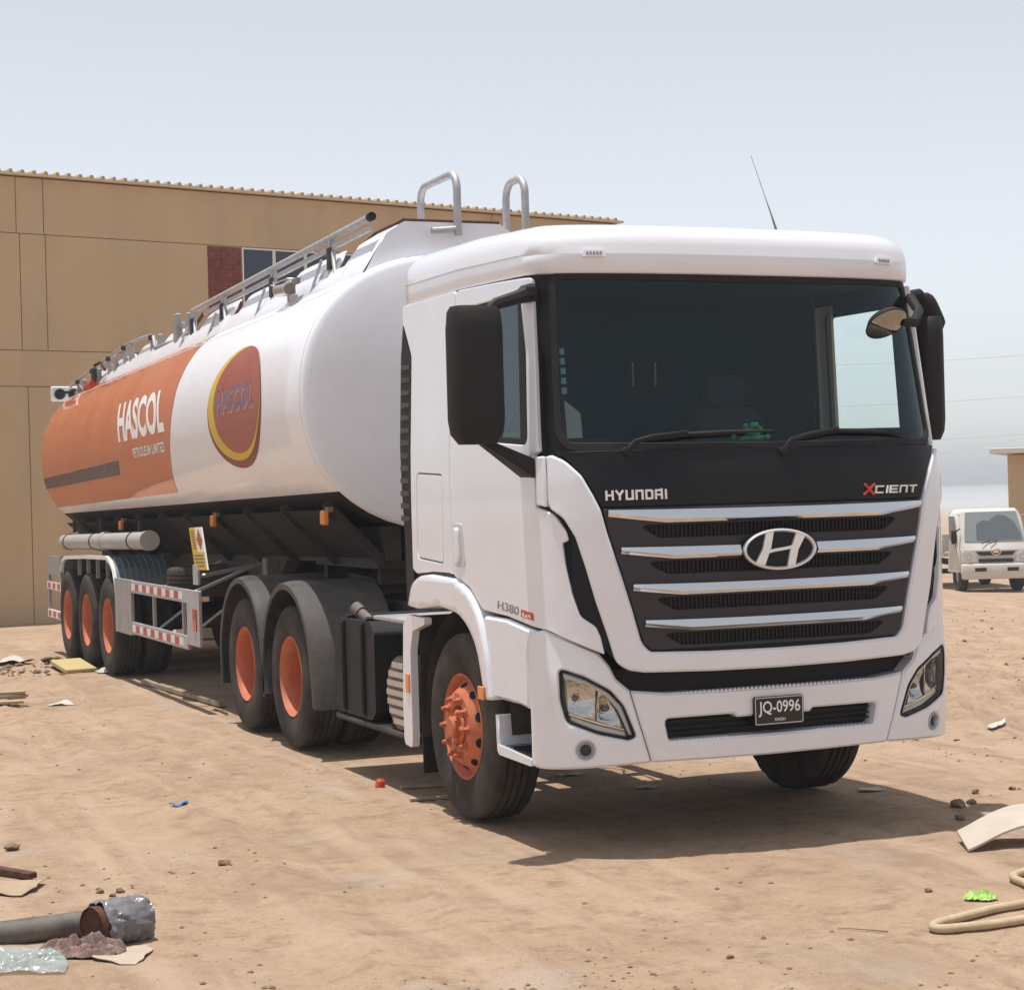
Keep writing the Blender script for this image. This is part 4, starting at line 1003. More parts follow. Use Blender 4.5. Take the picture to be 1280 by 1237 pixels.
tpanel('livery_stripe', [(11.42, -.197), (11.54, -.351), (16.55, -.385), (16.55, -.24)], 'grey_livery', .0046)
mb = MB(); put_text(mb, 'HASCOL', lambda u, v, o: TS(u - (v + .02) * .55, v, o), -11.30, -9.06, -.02, .42, .0060); mb.build('lettering', 'decal_white', tank, 60)
mb = MB(); put_text(mb, 'PETROLEUM LIMITED', TS, -10.62, -9.13, -.205, -.108, .0050); mb.build('lettering', 'decal_white', tank, 60)
tpanel('emblem_rim', circ(6.475, .047, .885, .517, 48), 'dark_red_paint', .0030, .06)
tpanel('emblem_ring', circ(6.475, .083, .858, .484, 48), 'yellow_paint', .0048, .06)
tpanel('emblem_disc', circ(6.385, .108, .755, .446, 48), 'red_paint', .0066, .06)
mb = MB(); put_text(mb, 'HASCOL', TS, -6.99, -5.80, -.005, .20, .0084); mb.build('lettering', 'emblem_shadow', tank, 60)
mb = MB(); put_text(mb, 'HASCOL', TS, -7.03, -5.84, .018, .225, .0096); mb.build('lettering', 'purple_paint', tank, 60)
# seam where the front head is welded on, thin side moulding
mb = MB()
for y, o_ in ((4.53, .004),):
    mb.tube([TS(-y, v, .001) for v in [-.77 + .06 * i for i in range(38)]], .006, 5)
mb.build('weld_seam', 'tank_white', tank, 60)
mb = MB(); mb.tube([TS(-(4.55 + .5 * i), .93, .0) for i in range(25)], .006, 5); mb.build('side_moulding', 'tank_white', tank, 60)

# raised coaming around the manholes
CXB, CXT = .74, .385
def cx_(h): return .74 - .21 * h / .78 if h < .78 else .53 - .145 * (h - .78) / .22
def ctop(y):   # scalloped top line
    humps = [(4.60, 5.28, 1.0), (5.62, 6.92, .86), (7.28, 8.58, .84), (8.98, 10.15, .88), (11.1, 11.95, .72), (12.3, 13.35, .74), (13.6, 14.7, .62), (15.0, 15.7, .5)]
    h = .42
    for a, b, k in humps:
        d = min(y - a, b - y)
        if d > -.01: t = min(1, max(0, (d + .01) / .16)); h = max(h, .42 + (k - .42) * math.sqrt(1 - (1 - t) ** 2))
    return h
def zb(y): return tzc(y) + .89
ys = [4.60 + i * .04 for i in range(279)]
for sd in (1, -1):
    mb = MB(); vs = []
    for y in ys:
        h = ctop(y); H_ = .42
        x1 = cx_(h); hm = min(h, .78); xm = cx_(hm)
        vs += [(-sd * CXB, y, zb(y) - .06), (-sd * CXB, y, zb(y) + .0), (-sd * xm, y, zb(y) + H_ * hm), (-sd * x1, y, zb(y) + H_ * h), (-sd * (x1 - .02), y, zb(y) + H_ * h - .002), (-sd * (xm - .03), y, zb(y) + H_ * hm - .01), (-sd * (CXB - .04), y, zb(y))]
    mb.add(vs, [(i * 7 + j, i * 7 + j + 1, (i + 1) * 7 + j + 1, (i + 1) * 7 + j) for i in range(len(ys) - 1) for j in range(6)]); mb.build('coaming', 'tank_white', tl, 40)
mb = MB(); y = 4.585
mb.prism([(-CXB, zb(y) - .03), (CXB, zb(y) - .03), (.53, zb(y) + .328), (CXT, zb(y) + .42), (-CXT, zb(y) + .42), (-.53, zb(y) + .328)], lambda u, v, w: (u, y + w, v), 0, .03); mb.box((0, 5.0, zb(5) + .412), (.76, .80, .02)); mb.build('coaming_front', 'tank_white', tl, 30)
mb = MB(); mb.tube([(-CXT, 4.60, zb(y) + .43), (CXT, 4.60, zb(y) + .43)], .014, 8); mb.tube([(-CXT, 4.60, zb(y) + .43), (-CXT + .0, 5.25, zb(y) + .42), (-.5, 5.4, zb(y) + .3)], .014, 8); mb.build('coaming_trim', 'rust', tl)
for i, y in enumerate((5.3, 7.1, 8.9, 10.7, 12.4, 14.2)):
    z = zb(y) + .10; mb = MB(); mb.cyl((0, y, z - .12), (0, y, z + .12), .27, n=28); mb.lathe([(.30, .12), (.30, .15), (.1, .19), (0, .19)], (0, y, z), (0, 0, 1), 28); mb.box((.33, y, z + .13), (.1, .08, .06), .01); mb.build('manhole_lid', 'alloy', tl, 30)
# folding handrail
def rail(pts, w=.028, name='handrail'):
    mb = MB(); mb.tube(pts, w, 8); return mb.build(name, 'galvanised', tl)
def rz(y): return 3.985 - .0222 * (y - 4.75)
hr = rail([(-.60, 4.72, rz(4.72)), (-.60, 7.5, rz(7.5)), (-.60, 10.55, rz(10.55))], .030)
mb = MB(); mb.box((-.60, 7.4, rz(7.4) - .085), (.03, 5.3, .035), 0, Matrix.Rotation(-.0222, 3, 'X')); mb.build('lower_rail', 'galvanised', hr, 0)
mb = MB(); mb.cyl((-.6, 4.70, rz(4.7)), (-.6, 4.76, rz(4.76)), .034, n=12); mb.build('end_cap', 'black_plastic', hr)
for y in (5.72, 7.45, 9.25, 10.5):
    mb = MB(); mb.box((-.60, y, rz(y) - .15), (.05, .035, .34)); mb.tube([(-.60, y, rz(y) - .06), (-.63, y - .16, rz(y) - .33)], .016, 6); mb.tube([(-.60, y, rz(y) - .24), (-.56, y + .32, rz(y) - .06)], .014, 6)
    p_ = mb.build('rail_post', 'galvanised', tl, 30)
    mb = MB(); mb.box((-.625, y, rz(y) - .17), (.03, .075, .18), .01); mb.build('post_clamp', 'chassis_black', p_)
    mb = MB(); mb.tube([(-.64, y + .16, rz(y) - .16), (-.72, y + .30, zb(y) - .03)], .012, 6); mb.build('rail_stay', 'galvanised', p_)
r2 = [(-.60, 12.55, 3.785), (-.605, 13.2, 3.80), (-.625, 14.0, 3.785), (-.66, 14.8, 3.715), (-.72, 15.6, 3.62), (-.80, 16.2, 3.52), (-.86, 16.5, 3.45)]
hr2 = rail(r2, .020)
for i, (x, y, z) in enumerate(r2[:6:1]):
    if i in (0, 2, 3, 4, 5):
        mb = MB(); mb.box((x, y, z - .10), (.045, .05, .22)); mb.tube([(x, y, z - .05), (x + .02, y - .32, z - .19)], .016, 6); p_ = mb.build('rail_post', 'galvanised', tl, 30)
        mb = MB(); mb.box((x - .02, y, z - .03), (.05, .07, .06), .01); mb.build('post_clamp', 'chassis_black', p_)
        mb = MB(); mb.box((x + .01, y - .35, z - .12), (.05, .09, .20), .01); mb.build('hinge_plate', 'steel_grey', p_)
mb = MB(); mb.tube([(-.60, 11.0, 3.78), (-.60, 11.35, 3.62), (-.62, 12.3, 3.62), (-.60, 12.5, 3.76)], .022, 8); mb.box((-.62, 11.2, 3.74), (.06, .16, .30), .01); mb.box((-.58, 10.85, 3.76), (.04, .1, .22), .01); mb.build('step_bracket', 'steel_grey', tl, 30)
mb = MB(); mb.tube([(-.52, 10.4, 3.82), (-.55, 10.9, 3.66), (-.58, 11.3, 3.60)], .02, 6); mb.build('coaming_trim', 'rust', tl)
# camera-like valve on the coaming
mb = MB(); c = Vector((-.80, 6.6, 3.63)); mb.cyl(c, c + Vector((-.03, -.42, -.03)), .055, n=16); mb.box(c + Vector((.02, -.16, .055)), (.13, .5, .015), .004)
vl = mb.build('valve_body', 'alloy', tl, 40); mb = MB(); mb.cyl(c + Vector((-.03, -.41, -.03)), c + Vector((-.032, -.44, -.032)), .045, n=16); mb.box(c + Vector((.0, -.38, -.06)), (.05, .10, .14), .01); mb.build('valve_fitting', 'chassis_grey', vl, 30)
mb = MB(); mb.box(c + Vector((0, -.52, .02)), (.03, .16, .05), .005); mb.build('valve_lever', 'chassis_grey', vl, 30)
mb = MB(); mb.box(c + Vector((-.02, -.5, -.13)), (.04, .16, .09), .01); mb.build('valve_plate', 'steel_grey', vl, 30)
for a, y0, y1, v0 in (('4000', 5.98, 5.66, 1.22), ('4000', 9.6, 9.25, 1.22)):
    mb = MB(); put_text(mb, a, lambda u, v, o: Vector((-cx_(v) - .006, -u, zb(-u) + .42 * v)), -y0, -y1, .32, .55, 0); mb.build('lettering', 'decal_grey', tl, 0)
# hooped grab rails on the front of the coaming
def hoop(x, y0, y1, zt, zl, zf, r=.03):
    q = .13; H2 = math.pi / 2
    pts = [(x, y0, zl), (x, y0, zt - q)] + [(x, y0 + q * (1 - math.cos(H2 * i / 7)), zt - q + q * math.sin(H2 * i / 7)) for i in range(1, 8)]
    pts += [(x, y1 - q + q * math.sin(H2 * i / 7), zt - q + q * math.cos(H2 * i / 7)) for i in range(8)] + [(x, y1, zf)]
    mb = MB(); mb.tube(pts, r, 10); return mb.build('grab_rail', 'galvanised', tl, 60)
h1 = hoop(.01, 4.50, 5.30, 4.31, 3.83, 3.92); mb = MB(); mb.cyl((-.20, 4.50, 3.86), (.01, 4.50, 3.88), .026, n=10); mb.build('rail_bracket', 'galvanised', h1)
hoop(.61, 4.60, 4.98, 4.315, 3.80, 3.92)

# running gear, chassis, skirt
mb = MB()
for x in (-.5, .5):
    pr_ = [(4.7, 1.40), (7.4, 1.34), (7.9, 1.05), (16.2, .98), (16.2, 1.38), (4.7, 1.66)]
    mb.prism(pr_, lambda u, v, w: (w, u, v), x - .06, x + .06)
for y in (5.2, 6.6, 8.0, 9.6, 11.2, 12.8, 14.4, 16.0): mb.box((0, y, 1.28), (.9, .1, .16))
mb.box((0, 5.75, 1.36), (1.1, 1.6, .06))
for y in (12.22, 13.52, 14.82): mb.cyl((-1.0, y, .54), (1.0, y, .54), .08, n=14); mb.box((-.5, y, .8), (.1, .9, .12)); mb.box((.5, y, .8), (.1, .9, .12))
mb.build('chassis_frame', 'chassis_black', tl, 30)
for sd in (1, -1):
    ys_ = [4.75 + 1.15 * i for i in range(11)]
    for y0, y1 in zip(ys_, ys_[1:]):
        mb = MB(); d0, d1 = tzc(y0) - 2.63, tzc(y1) - 2.63; X_ = -sd
        zo, zi = 1.80, 1.42
        mb.add([(X_ * 1.0, y0 + .03, zo + d0), (X_ * 1.0, y1, zo + d1), (X_ * .58, y1, zi + d1), (X_ * .58, y0 + .03, zi + d0)], [(0, 1, 2, 3)]); mb.build('skirt_plate', 'skirt_dark', tl, 0)
        mb = MB(); mb.prism([(.98, zo + .06), (1.03, zo + .04), (1.03, zo - .01), (.60, zi - .06), (.56, zi - .06), (.56, zi + .02)], lambda u, v, w: (X_ * u, y0 + w, v + d0), -.006, .006); mb.build('skirt_rib', 'chassis_black', tl, 0)
for (y, z) in ((4.72, 1.735), (8.15, 1.70), (12.45, 1.64)):
    mb = MB(); mb.box((-1.03, y, z), (.05, .09, .11), .012); mk = mb.build('marker_lamp', 'amber', tl); mb = MB(); mb.box((-1.0, y, z + .06), (.04, .13, .04)); mb.build('lamp_bracket', 'chassis_grey', mk, 0)
# lateral guard
for sd in (1, -1):
    X_ = -sd; gx_ = X_ * 1.25
    def gbox(mb, y0, y1, z0, z1, t=.03): mb.box((gx_, (y0 + y1) / 2, (z0 + z1) / 2), (t, y1 - y0, z1 - z0), .004)
    mb = MB(); gbox(mb, 7.82, 8.30, .585, 1.085); sg = mb.build('side_guard', 'galvanised', tl, 0)
    mb = MB(); gbox(mb, 8.302, 10.82, .96, 1.085); mb.build('guard_rail', 'galvanised', sg, 0)
    mb = MB(); gbox(mb, 8.302, 10.82, .535, .66); mb.build('guard_rail', 'galvanised', sg, 0)
    mb = MB(); gbox(mb, 10.825, 11.69, .515, 1.09, .036); mb.build('guard_plate', 'steel_grey', sg, 0)
    mb = MB(); mr, mw = MB(), MB()
    for z in (1.022, .597):
        y = 8.45; k = 0
        while y < 10.75: (mr if k % 2 else mw).box((gx_ + X_ * .0155, y + .09, z), (.003, .17, .07)); y += .18; k += 1
    mr.build('red_tape', 'tape_red', sg, 0)['kind'] = 'stuff'; mw.build('white_tape', 'tape_white', sg, 0)['kind'] = 'stuff'
    mb = MB(); mb.box((gx_ + X_ * .019, 7.97, .82), (.012, .13, .2), .004); mb.build('reflector', 'red_lens', sg)
    for y in (8.6, 9.9):
        mb = MB(); mb.box((gx_ - X_ * .03, y, .81), (.03, .04, .52)); mb.tube([(gx_ - X_ * .03, y, 1.0), (X_ * .55, y - .1, 1.28)], .02, 6); mb.tube([(gx_ - X_ * .03, y, .60), (X_ * .55, y - .1, 1.10)], .016, 6); mb.build('guard_stay', 'galvanised', sg, 0)
    # rear guard piece
    mb = MB(); mb.box((gx_, 15.72, 1.12), (.03, 1.0, .24)); rg = mb.build('rear_guard', 'steel_grey', tl, 0)
    for z in (.86, .50):
        mb = MB(); mb.box((gx_, 15.75, z), (.03, 1.05, .10)); mb.build('guard_rail', 'tape_white', rg, 0); mb = MB()
        for q in range(3): mb.box((gx_ + X_ * .017, 15.38 + q * .36, z), (.004, .16, .07))
        mb.build('red_tape', 'tape_red', rg, 0)['kind'] = 'stuff'
    for y in (15.25, 16.22): mb = MB(); mb.box((gx_ - X_ * .01, y, .85), (.04, .05, .80)); mb.build('guard_stay', 'galvanised', rg, 0)
    # long mudguard over the three axles
    pth = [(11.74, .95), (11.76, 1.06), (11.84, 1.17), (11.98, 1.25), (12.2, 1.30), (13.5, 1.285), (14.9, 1.25), (15.12, 1.20), (15.22, 1.08), (15.25, .93)]
    mb = MB(); vs = [(X_ * x, y, z) for y, z in pth for x in (1.235, .62)]; mb.add(vs, [(2 * i, 2 * i + 1, 2 * i + 3, 2 * i + 2) for i in range(len(pth) - 1)])
    for i in range(12): mb.box((X_ * .93, 11.80 + .0, 1.0), (.01, .01, .01))
    mg = mb.build('mudguard', 'blue_plastic', tl, 40)
    mb = MB()
    for (y, z), (y2, z2) in zip(pth, pth[1:]): mb.hull([(X_ * x, yy, zz + dz) for x in (1.225, 1.262) for yy, zz in ((y, z), (y2, z2)) for dz in (-.03, .012)])
    mb.build('mudguard_lip', 'tape_white', mg, 30)
    for q in range(9):
        x = .66 + q * .066; mb = MB(); mb.tube([(X_ * x, 11.745, .98), (X_ * x, 11.78, 1.10), (X_ * x, 11.90, 1.215), (X_ * x, 12.1, 1.29)], .010, 5); mb.build('mudguard_rib', 'blue_plastic', mg)
    for y in (12.4, 13.0, 13.6, 14.2): mb = MB(); mb.box((X_ * 1.20, y, 1.16), (.04, .03, .24)); mb.build('mudguard_bracket', 'steel_grey', mg, 0)
    # hose tube
    mb = MB(); mb.cyl((X_ * 1.13, 10.5, 1.50), (X_ * 1.13, 15.55, 1.42), .095, n=20); mb.lathe([(.098, 0), (.11, .02), (.11, .1), (.098, .12)], (X_ * 1.13, 12.9, 1.462), (0, -1, .016), 20); tb = mb.build('hose_tube', 'tube_grey', tl, 40)
    mb = MB(); mb.cyl((X_ * 1.13, 10.47, 1.50), (X_ * 1.13, 10.56, 1.499), .104, n=20); mb.build('tube_cap', 'tube_grey', tb, 40)
    for y in (11.2, 13.4, 15.2): mb = MB(); mb.lathe([(.096, -.02), (.103, -.02), (.103, .02), (.096, .02)], (X_ * 1.13, y, 1.50 - (y - 10.5) * .0158), (0, 1, 0), 18); mb.box((X_ * 1.08, y, 1.62), (.03, .04, .16)); mb.build('tube_hanger', 'chassis_black', tb, 30)
    for y in (12.22, 13.52, 14.82): wheel_dual(tl, X_ * 1.115, y, X_)
    # landing leg
    mb = MB(); mb.box((X_ * .72, 7.35, 1.0), (.13, .13, .75), .01); mb.box((X_ * .72, 7.35, .50), (.10, .10, .30)); mb.box((X_ * .72, 7.35, .36), (.24, .24, .03)); mb.tube([(X_ * .72, 7.45, .75), (X_ * .55, 8.1, 1.2)], .025, 6); mb.build('landing_leg', 'chassis_grey', tl, 30)
# spare wheel, placard, rear lamp board
mb = MB(); tyre_mesh(mb, (-.72, 9.25, 1.12), (0, 0, 1), .14, .50); sw = mb.build('spare_wheel', 'rubber', tl, 40)
mb = MB(); mb.lathe([(.28, .1), (.25, .0), (.1, -.02), (0, -.02)], (-.72, 9.25, 1.12), (0, 0, 1), 28); mb.build('rim', 'rim_orange', sw)
def pc(u, v, w): return Vector((-1.20 - w, 8.37 - u * .455 - (1 - v) * .205 * 1.0, 1.265 + v * .38 + u * .01))
mb = MB(); mb.prism([(0, 0), (1, 0), (1, 1), (0, 1)], pc, -.01, .004); pcd = mb.build('hazard_placard', 'decal_white', tl, 0); pcd['label'] = 'yellow and white hazard placard with a red diamond'
mb = MB(); mb.prism([(0, 0), (1, 0), (1, .42), (.48, .42), (.48, 1), (0, 1)], pc, .004, .007); mb.build('placard_field', 'yellow_paint', pcd, 0)
mb = MB(); mb.prism([(.74, .47), (.97, .71), (.74, .96), (.51, .71)], pc, .004, .008); mb.build('placard_diamond', 'red_paint', pcd, 0)
mb = MB()
for i in range(7): mb.prism([(.12, .50 + i * .065), (.38, .50 + i * .065), (.38, .53 + i * .065), (.12, .53 + i * .065)], pc, .007, .0085)
for i in range(4): mb.prism([(.12, .08 + i * .08), (.88, .08 + i * .08), (.88, .11 + i * .08), (.12, .11 + i * .08)], pc, .007, .0085)
mb.build('placard_lines', 'grey_livery', pcd, 0)
mb = MB(); mb.box((-1.2, 8.15, 1.22), (.02, .2, .18)); mb.tube([(-1.2, 8.15, 1.2), (-.55, 8.2, 1.3)], .02, 6); mb.build('placard_bracket', 'galvanised', pcd, 0)
mb = MB(); mb.box((-.86, 16.80, 3.37), (.42, .03, .20), .012); lb = mb.build('lamp_board', 'decal_white', tl, 30); lb['label'] = 'white rear lamp board with two round lamps'
for x in (-.955, -.775):
    mb = MB(); mb.lathe([(.072, 0), (.072, .03), (.056, .036), (.038, .03), (0, .034)], (x, 16.785, 3.365), (0, -1, 0), 22); mb.build('round_lamp', 'plate_black', lb, 40)
mb = MB(); mb.box((-.865, 16.782, 3.39), (.2, .012, .03)); mb.build('lamp_link', 'plate_black', lb, 0)
mb = MB(); mb.box((-.74, 16.4, 3.38), (.05, .8, .04)); mb.box((-.74, 16.1, 3.36), (.05, .05, .2)); mb.build('board_bracket', 'steel_grey', lb, 0)
mb = MB(); mb.box((-.80, 15.1, 3.50), (.07, .1, .20), .02); mb.tube([(-.80, 15.1, 3.62), (-.74, 15.0, 3.66), (-.72, 14.8, 3.55)], .018, 6); bx_ = mb.build('junction_box', 'plate_black', tl, 30); mb = MB(); mb.cyl((-.84, 15.4, 3.36), (-.82, 15.05, 3.40), .05, n=12); mb.build('red_valve', 'red_lens', bx_)

# ------------------------------------------------------------------ pale light truck in the distance
sp_ = Vector((25.27, 31.58, 0)); sz_ = g1(25.27, 31.58)
st = thing('light_truck', 'small pale dusty truck parked in the distance at the right', 'truck', (sp_.x, sp_.y, sz_)); st.rotation_euler = (0, 0, R(-22)); ORG[st.name] = Vector((0, 0, 0))
def prof(name, pts, x0, x1, m, bev=.05, parent=st):
    mb = MB(); a = pts; P_ = []
    for x, k in ((x0, bev), (x0 + bev, 0), (x1 - bev, 0), (x1, bev)):
        q = inset(rp(a, .06, 3), k) if k else rp(a, .06, 3); P_.append([(x, u, v) for u, v in q])
    n_ = len(P_[0]); vs = [p for r_ in P_ for p in r_]
    fs = [(j * n_ + i, j * n_ + (i + 1) % n_, (j + 1) * n_ + (i + 1) % n_, (j + 1) * n_ + i) for j in range(3) for i in range(n_)] + [tuple(range(n_))[::-1], tuple(range(3 * n_, 4 * n_))]
    vs = [(x * (1 - .11 * max(0, z - 1.25)), y, z) for x, y, z in vs]
    mb.add(vs, fs); return mb.build(name, m, parent, 60)
prof('cab', [(.02, .42), (1.62, .42), (1.62, 2.14), (.62, 2.17), (.46, 2.10), (.10, 1.28), (.0, 1.10)], -.89, .89, 'pale_truck', .13)
# sloping windscreen with a dust-free wiped arc
def wsl(u, v, w): return Vector((u, .115 + v * .335 - w * .92, 1.315 + v * .765 + w * .40))
mb = MB(); mb.prism(rp([(-.78, 0), (.78, 0), (.67, 1.0), (-.67, 1.0)], .06), wsl, .008, .016); wsd = mb.build('windscreen', 'dusty_glass', st, 0)
mb = MB(); mb.prism([(-.46, .03), (.72, .03), (.70, .30), (.58, .62), (.40, .84), (.18, .90), (.02, .80), (-.08, .68), (-.25, .72), (-.42, .58)], wsl, .016, .018); mb.build('wiped_area', 'wiped_glass', wsd, 0)
mb = MB(); mb.box((0, -.0, .55), (1.80, .16, .40), .05, seg=2); bp_ = mb.build('bumper', 'pale_truck', st, 40)
for x in (-.42, .42): mb = MB(); mb.box((x, -.078, .60), (.30, .02, .10), .006); mb.build('bumper_slot', 'plate_black', bp_)
for x in (-.70, .70): mb = MB(); mb.cyl((x, -.075, .58), (x, -.09, .58), .05, n=14); mb.build('fog_lamp', 'alloy', bp_)
mb = MB(); mb.prism([(-.52, 1.06), (-.42, .96), (.42, .96), (.52, 1.06)], lambda u, v, w: (u, w, v), -.02, .05); gr2 = mb.build('grille', 'plate_black', st, 0)
mb = MB(); mb.box((0, -.01, .83), (.9, .06, .09), .01); mb.build('grille_slot', 'plate_black', gr2, 0)
mb = MB(); mb.tube([(.12 * math.cos(t), -.03, 1.05 + .075 * math.sin(t)) for t in [2 * math.pi * i / 20 for i in range(20)]], .016, 6, closed=True); mb.box((0, -.03, 1.05), (.14, .02, .05)); mb.build('emblem', 'chrome', gr2)
for x in (-1, 1):
    mb = MB(); mb.prism(rp([(.50, .80), (.86, .80), (.88, 1.06), (.70, 1.08), (.55, .98)], .03), lambda u, v, w: (x * u, w + max(0, u - .75) * .4, v), -.03, .06); hl_ = mb.build('headlamp', 'frame_white', st, 30)
    mb = MB(); mb.lathe([(0, .0), (.06, .012), (.085, .03)], (x * .70, -.03, .93), (0, -1, 0), 18); mb.build('reflector', 'reflector', hl_)
    mb = MB(); mb.box((x * 1.05, .12, 1.45), (.14, .10, .36), .04, seg=2); mb.tube([(x * .98, .15, 1.6), (x * .85, .28, 1.66)], .02, 6); mb.build('door_mirror', 'black_plastic', st)
    mb = MB(); mb.prism(rp([(.48, 1.35), (1.35, 1.35), (1.35, 1.98), (.75, 1.98)], .05), lambda u, v, w: (x * w, u, v), .868, .876); mb.build('side_window', 'window_blue', st, 0)
    for y in (.75, 4.0):
        mb = MB(); s_ = mb.lathe([(.20, -.11), (.36, -.12), (.40, -.09), (.40, .09), (.36, .12), (.20, .11)], (x * .74, y, .40), (x, 0, 0), 32, close=True); w_ = mb.build('wheel', 'rubber', st, 40)
        mb = MB(); mb.lathe([(.22, .10), (.19, .06), (.1, .09), (0, .10)], (x * .74, y, .40), (x, 0, 0), 24); mb.build('rim', 'steel_grey', w_)
mb = MB()
for x in (-.38, .38): mb.box((x, 2.9, .68), (.08, 4.6, .16))
mb.cyl((-.7, .75, .4), (.7, .75, .4), .06); mb.cyl((-.7, 4.0, .4), (.7, 4.0, .4), .07); mb.box((0, .9, .55), (.7, 1.0, .3)); mb.build('chassis_frame', 'chassis_black', st, 0)
mb = MB(); mb.box((0, 3.5, .95), (1.9, 3.4, .12), .02)
for x in (-.94, .94): mb.box((x, 3.5, 1.18), (.04, 3.4, .36), .01)
mb.box((0, 1.84, 1.25), (1.9, .04, .50), .01); mb.box((0, 5.2, 1.18), (1.9, .04, .36), .01); mb.build('cargo_bed', 'pale_truck', st, 0)
for s_ in (-1, 1): mb = MB(); mb.tube([(.1 * s_ - .25, .02, 1.27), (.1 * s_ + .05, .14, 1.36), (.1 * s_ + .35, .15, 1.37)], .012, 5); mb.build('wiper', 'black_plastic', st)

# ------------------------------------------------------------------ litter
def irregular(poly, jit, n_=3):
    q = resample(poly, max(.02, min(.08, (max(p[0] for p in poly) - min(p[0] for p in poly)) / 6)))
    return [(a + random.uniform(-jit, jit), b + random.uniform(-jit, jit)) for a, b in q]
def sheet(name, poly, m, label, cat, lift=.01, wav=.012, th=.004, jit=.006, grid=None, tilt=None, group=None):
    """thin stiff or limp sheet lying on the ground with its own thickness and curl"""
    cx = sum(p[0] for p in poly) / len(poly); cy = sum(p[1] for p in poly) / len(poly); sd_ = random.uniform(0, 50)
    sz = max(max(p[0] for p in poly) - min(p[0] for p in poly), max(p[1] for p in poly) - min(p[1] for p in poly))
    def f(u, v, o):
        z = g1(u, v) + lift + wav * (noise.noise(Vector((u * 6 / max(sz, .1) * .4 + sd_, v * 6 / max(sz, .1) * .4, 0))) + .6 * abs((u - cx) / sz) ** 2 * 4)
        if tilt: z += tilt[0] * (u - cx) + tilt[1] * (v - cy)
        return Vector((u, v, z + o))
    mb = MB(); panel(mb, f, irregular(poly, jit), off=th, th=th, bev=0, grid=grid or max(sz / 12, .012)); o = mb.build(name, m, None, 35)
    return tag(o, label, cat, group)
# pipe with a wrapped collar, bottom left
pp0 = Vector((-5.0, -.40, 0)); pp1 = Vector((-3.72, -.36, 0)); r_ = .056
mb = MB(); mb.cyl((pp0.x, pp0.y, g1(-4.4, -.4) + r_), (pp1.x, pp1.y, g1(-3.75, -.36) + r_), r_, n=24); o = mb.build('pipe', 'pipe_black', None, 40); tag(o, 'dusty dark pipe lying on the sand at the lower left', 'pipe')
dr = thing('wrapped_drum', 'short rusty drum wrapped in shiny torn plastic beside the pipe', 'drum', (-3.63, -.52, 0)); zc = g1(-3.63, -.52) + .088
d0 = Vector((-3.745, -.585, zc)); ax = Vector((.245, .115, -.004)); dn = ax.normalized()
mb = MB(); L_ = ax.length
mb.lathe([(0, .012), (.083, .012), (.087, .0), (.090, .012), (.091, L_ * .5), (.088, L_), (0, L_)], d0, dn, 32); mb.build('drum_body', 'rust', dr, 40)
mb = MB(); a_ = dn.orthogonal().normalized(); b_ = dn.cross(a_); NN, MM = 64, 20; vs = []
for j in range(MM):
    t = .10 + .92 * j / (MM - 1)
    for i in range(NN):
        q = 2 * math.pi * i / NN; cr = noise.noise(Vector((math.cos(q) * 2.6, math.sin(q) * 2.6, j * .30))) + .22 * noise.noise(Vector((math.cos(q) * 6, math.sin(q) * 6, j * .9 + 4)))
        rr = (.0935 + .034 * abs(cr)) * (1 if j < MM - 1 else .78)
        vs.append(d0 + ax * (t + .04 * cr) + (a_ * math.cos(q) + b_ * math.sin(q)) * rr)
mb.add(vs, [(j * NN + i, j * NN + (i + 1) % NN, (j + 1) * NN + (i + 1) % NN, (j + 1) * NN + i) for j in range(MM - 1) for i in range(NN)]); mb.build('plastic_wrap', 'wrap_silver', dr, 50)
# crumpled cloth
def crumple(name, cx, cy, sx, sy, h, m, label, cat, seed, n_=56, rot=0, fold=9, sq=False):
    mb = MB(); c_, s_ = math.cos(rot), math.sin(rot)
    def f(u, v):
        e = max(0, 1 - (max(abs(u), abs(v)) ** 4 if sq else u * u + v * v)); ru = 1 + .18 * noise.noise(Vector((math.atan2(v, u) * 1.3, seed, 0)))
        x = u * sx * ru; y = v * sy * ru
        k = 1.3 * abs(noise.noise(Vector((u * 1.6 + seed + v, v * 4.2 - u, 0)))) + .9 * abs(noise.noise(Vector((u * 3 + seed + v * 2, v * fold - u * 2, 3)))) + .35 * abs(noise.noise(Vector((u * 9, v * fold * 2, seed))))
        X_ = cx + x * c_ - y * s_; Y_ = cy + x * s_ + y * c_
        return Vector((X_, Y_, g1(X_, Y_) + .006 + h * (e ** .6) * (.35 + k) + .012 * k))
    us = [-1 + 2 * i / n_ for i in range(n_ + 1)]
    P_ = []
    for j in range(n_ + 1):
        for i in range(n_ + 1):
            a, b = us[i], us[j]; P_.append(f(a, b) if sq else f(a * math.sqrt(1 - b * b / 2), b * math.sqrt(1 - a * a / 2)))
    w_ = n_ + 1; mb.add(P_, [(j * w_ + i, j * w_ + i + 1, (j + 1) * w_ + i + 1, (j + 1) * w_ + i) for j in range(n_) for i in range(n_)])
    o = mb.build(name, m, None, 60); return tag(o, label, cat)
crumple('cloth', -3.80, -.70, .18, .13, .05, 'cloth_brown', 'crumpled brown cloth heaped against the rusty drum', 'cloth', 3.1, rot=R(-12))
crumple('plastic_bag', -4.10, -.78, .22, .20, .022, 'bag_clear', 'clear plastic bag lying flat at the bottom left corner', 'bag', 8.4, rot=R(-15), fold=4, sq=True)
sheet('cardboard', [(-3.80, -.87), (-3.70, -.99), (-3.64, -1.00), (-3.51, -.75), (-3.53, -.67), (-3.68, -.62)], 'cardboard_pale', 'flat pale cardboard piece partly under the brown cloth', 'cardboard', .006, .012)
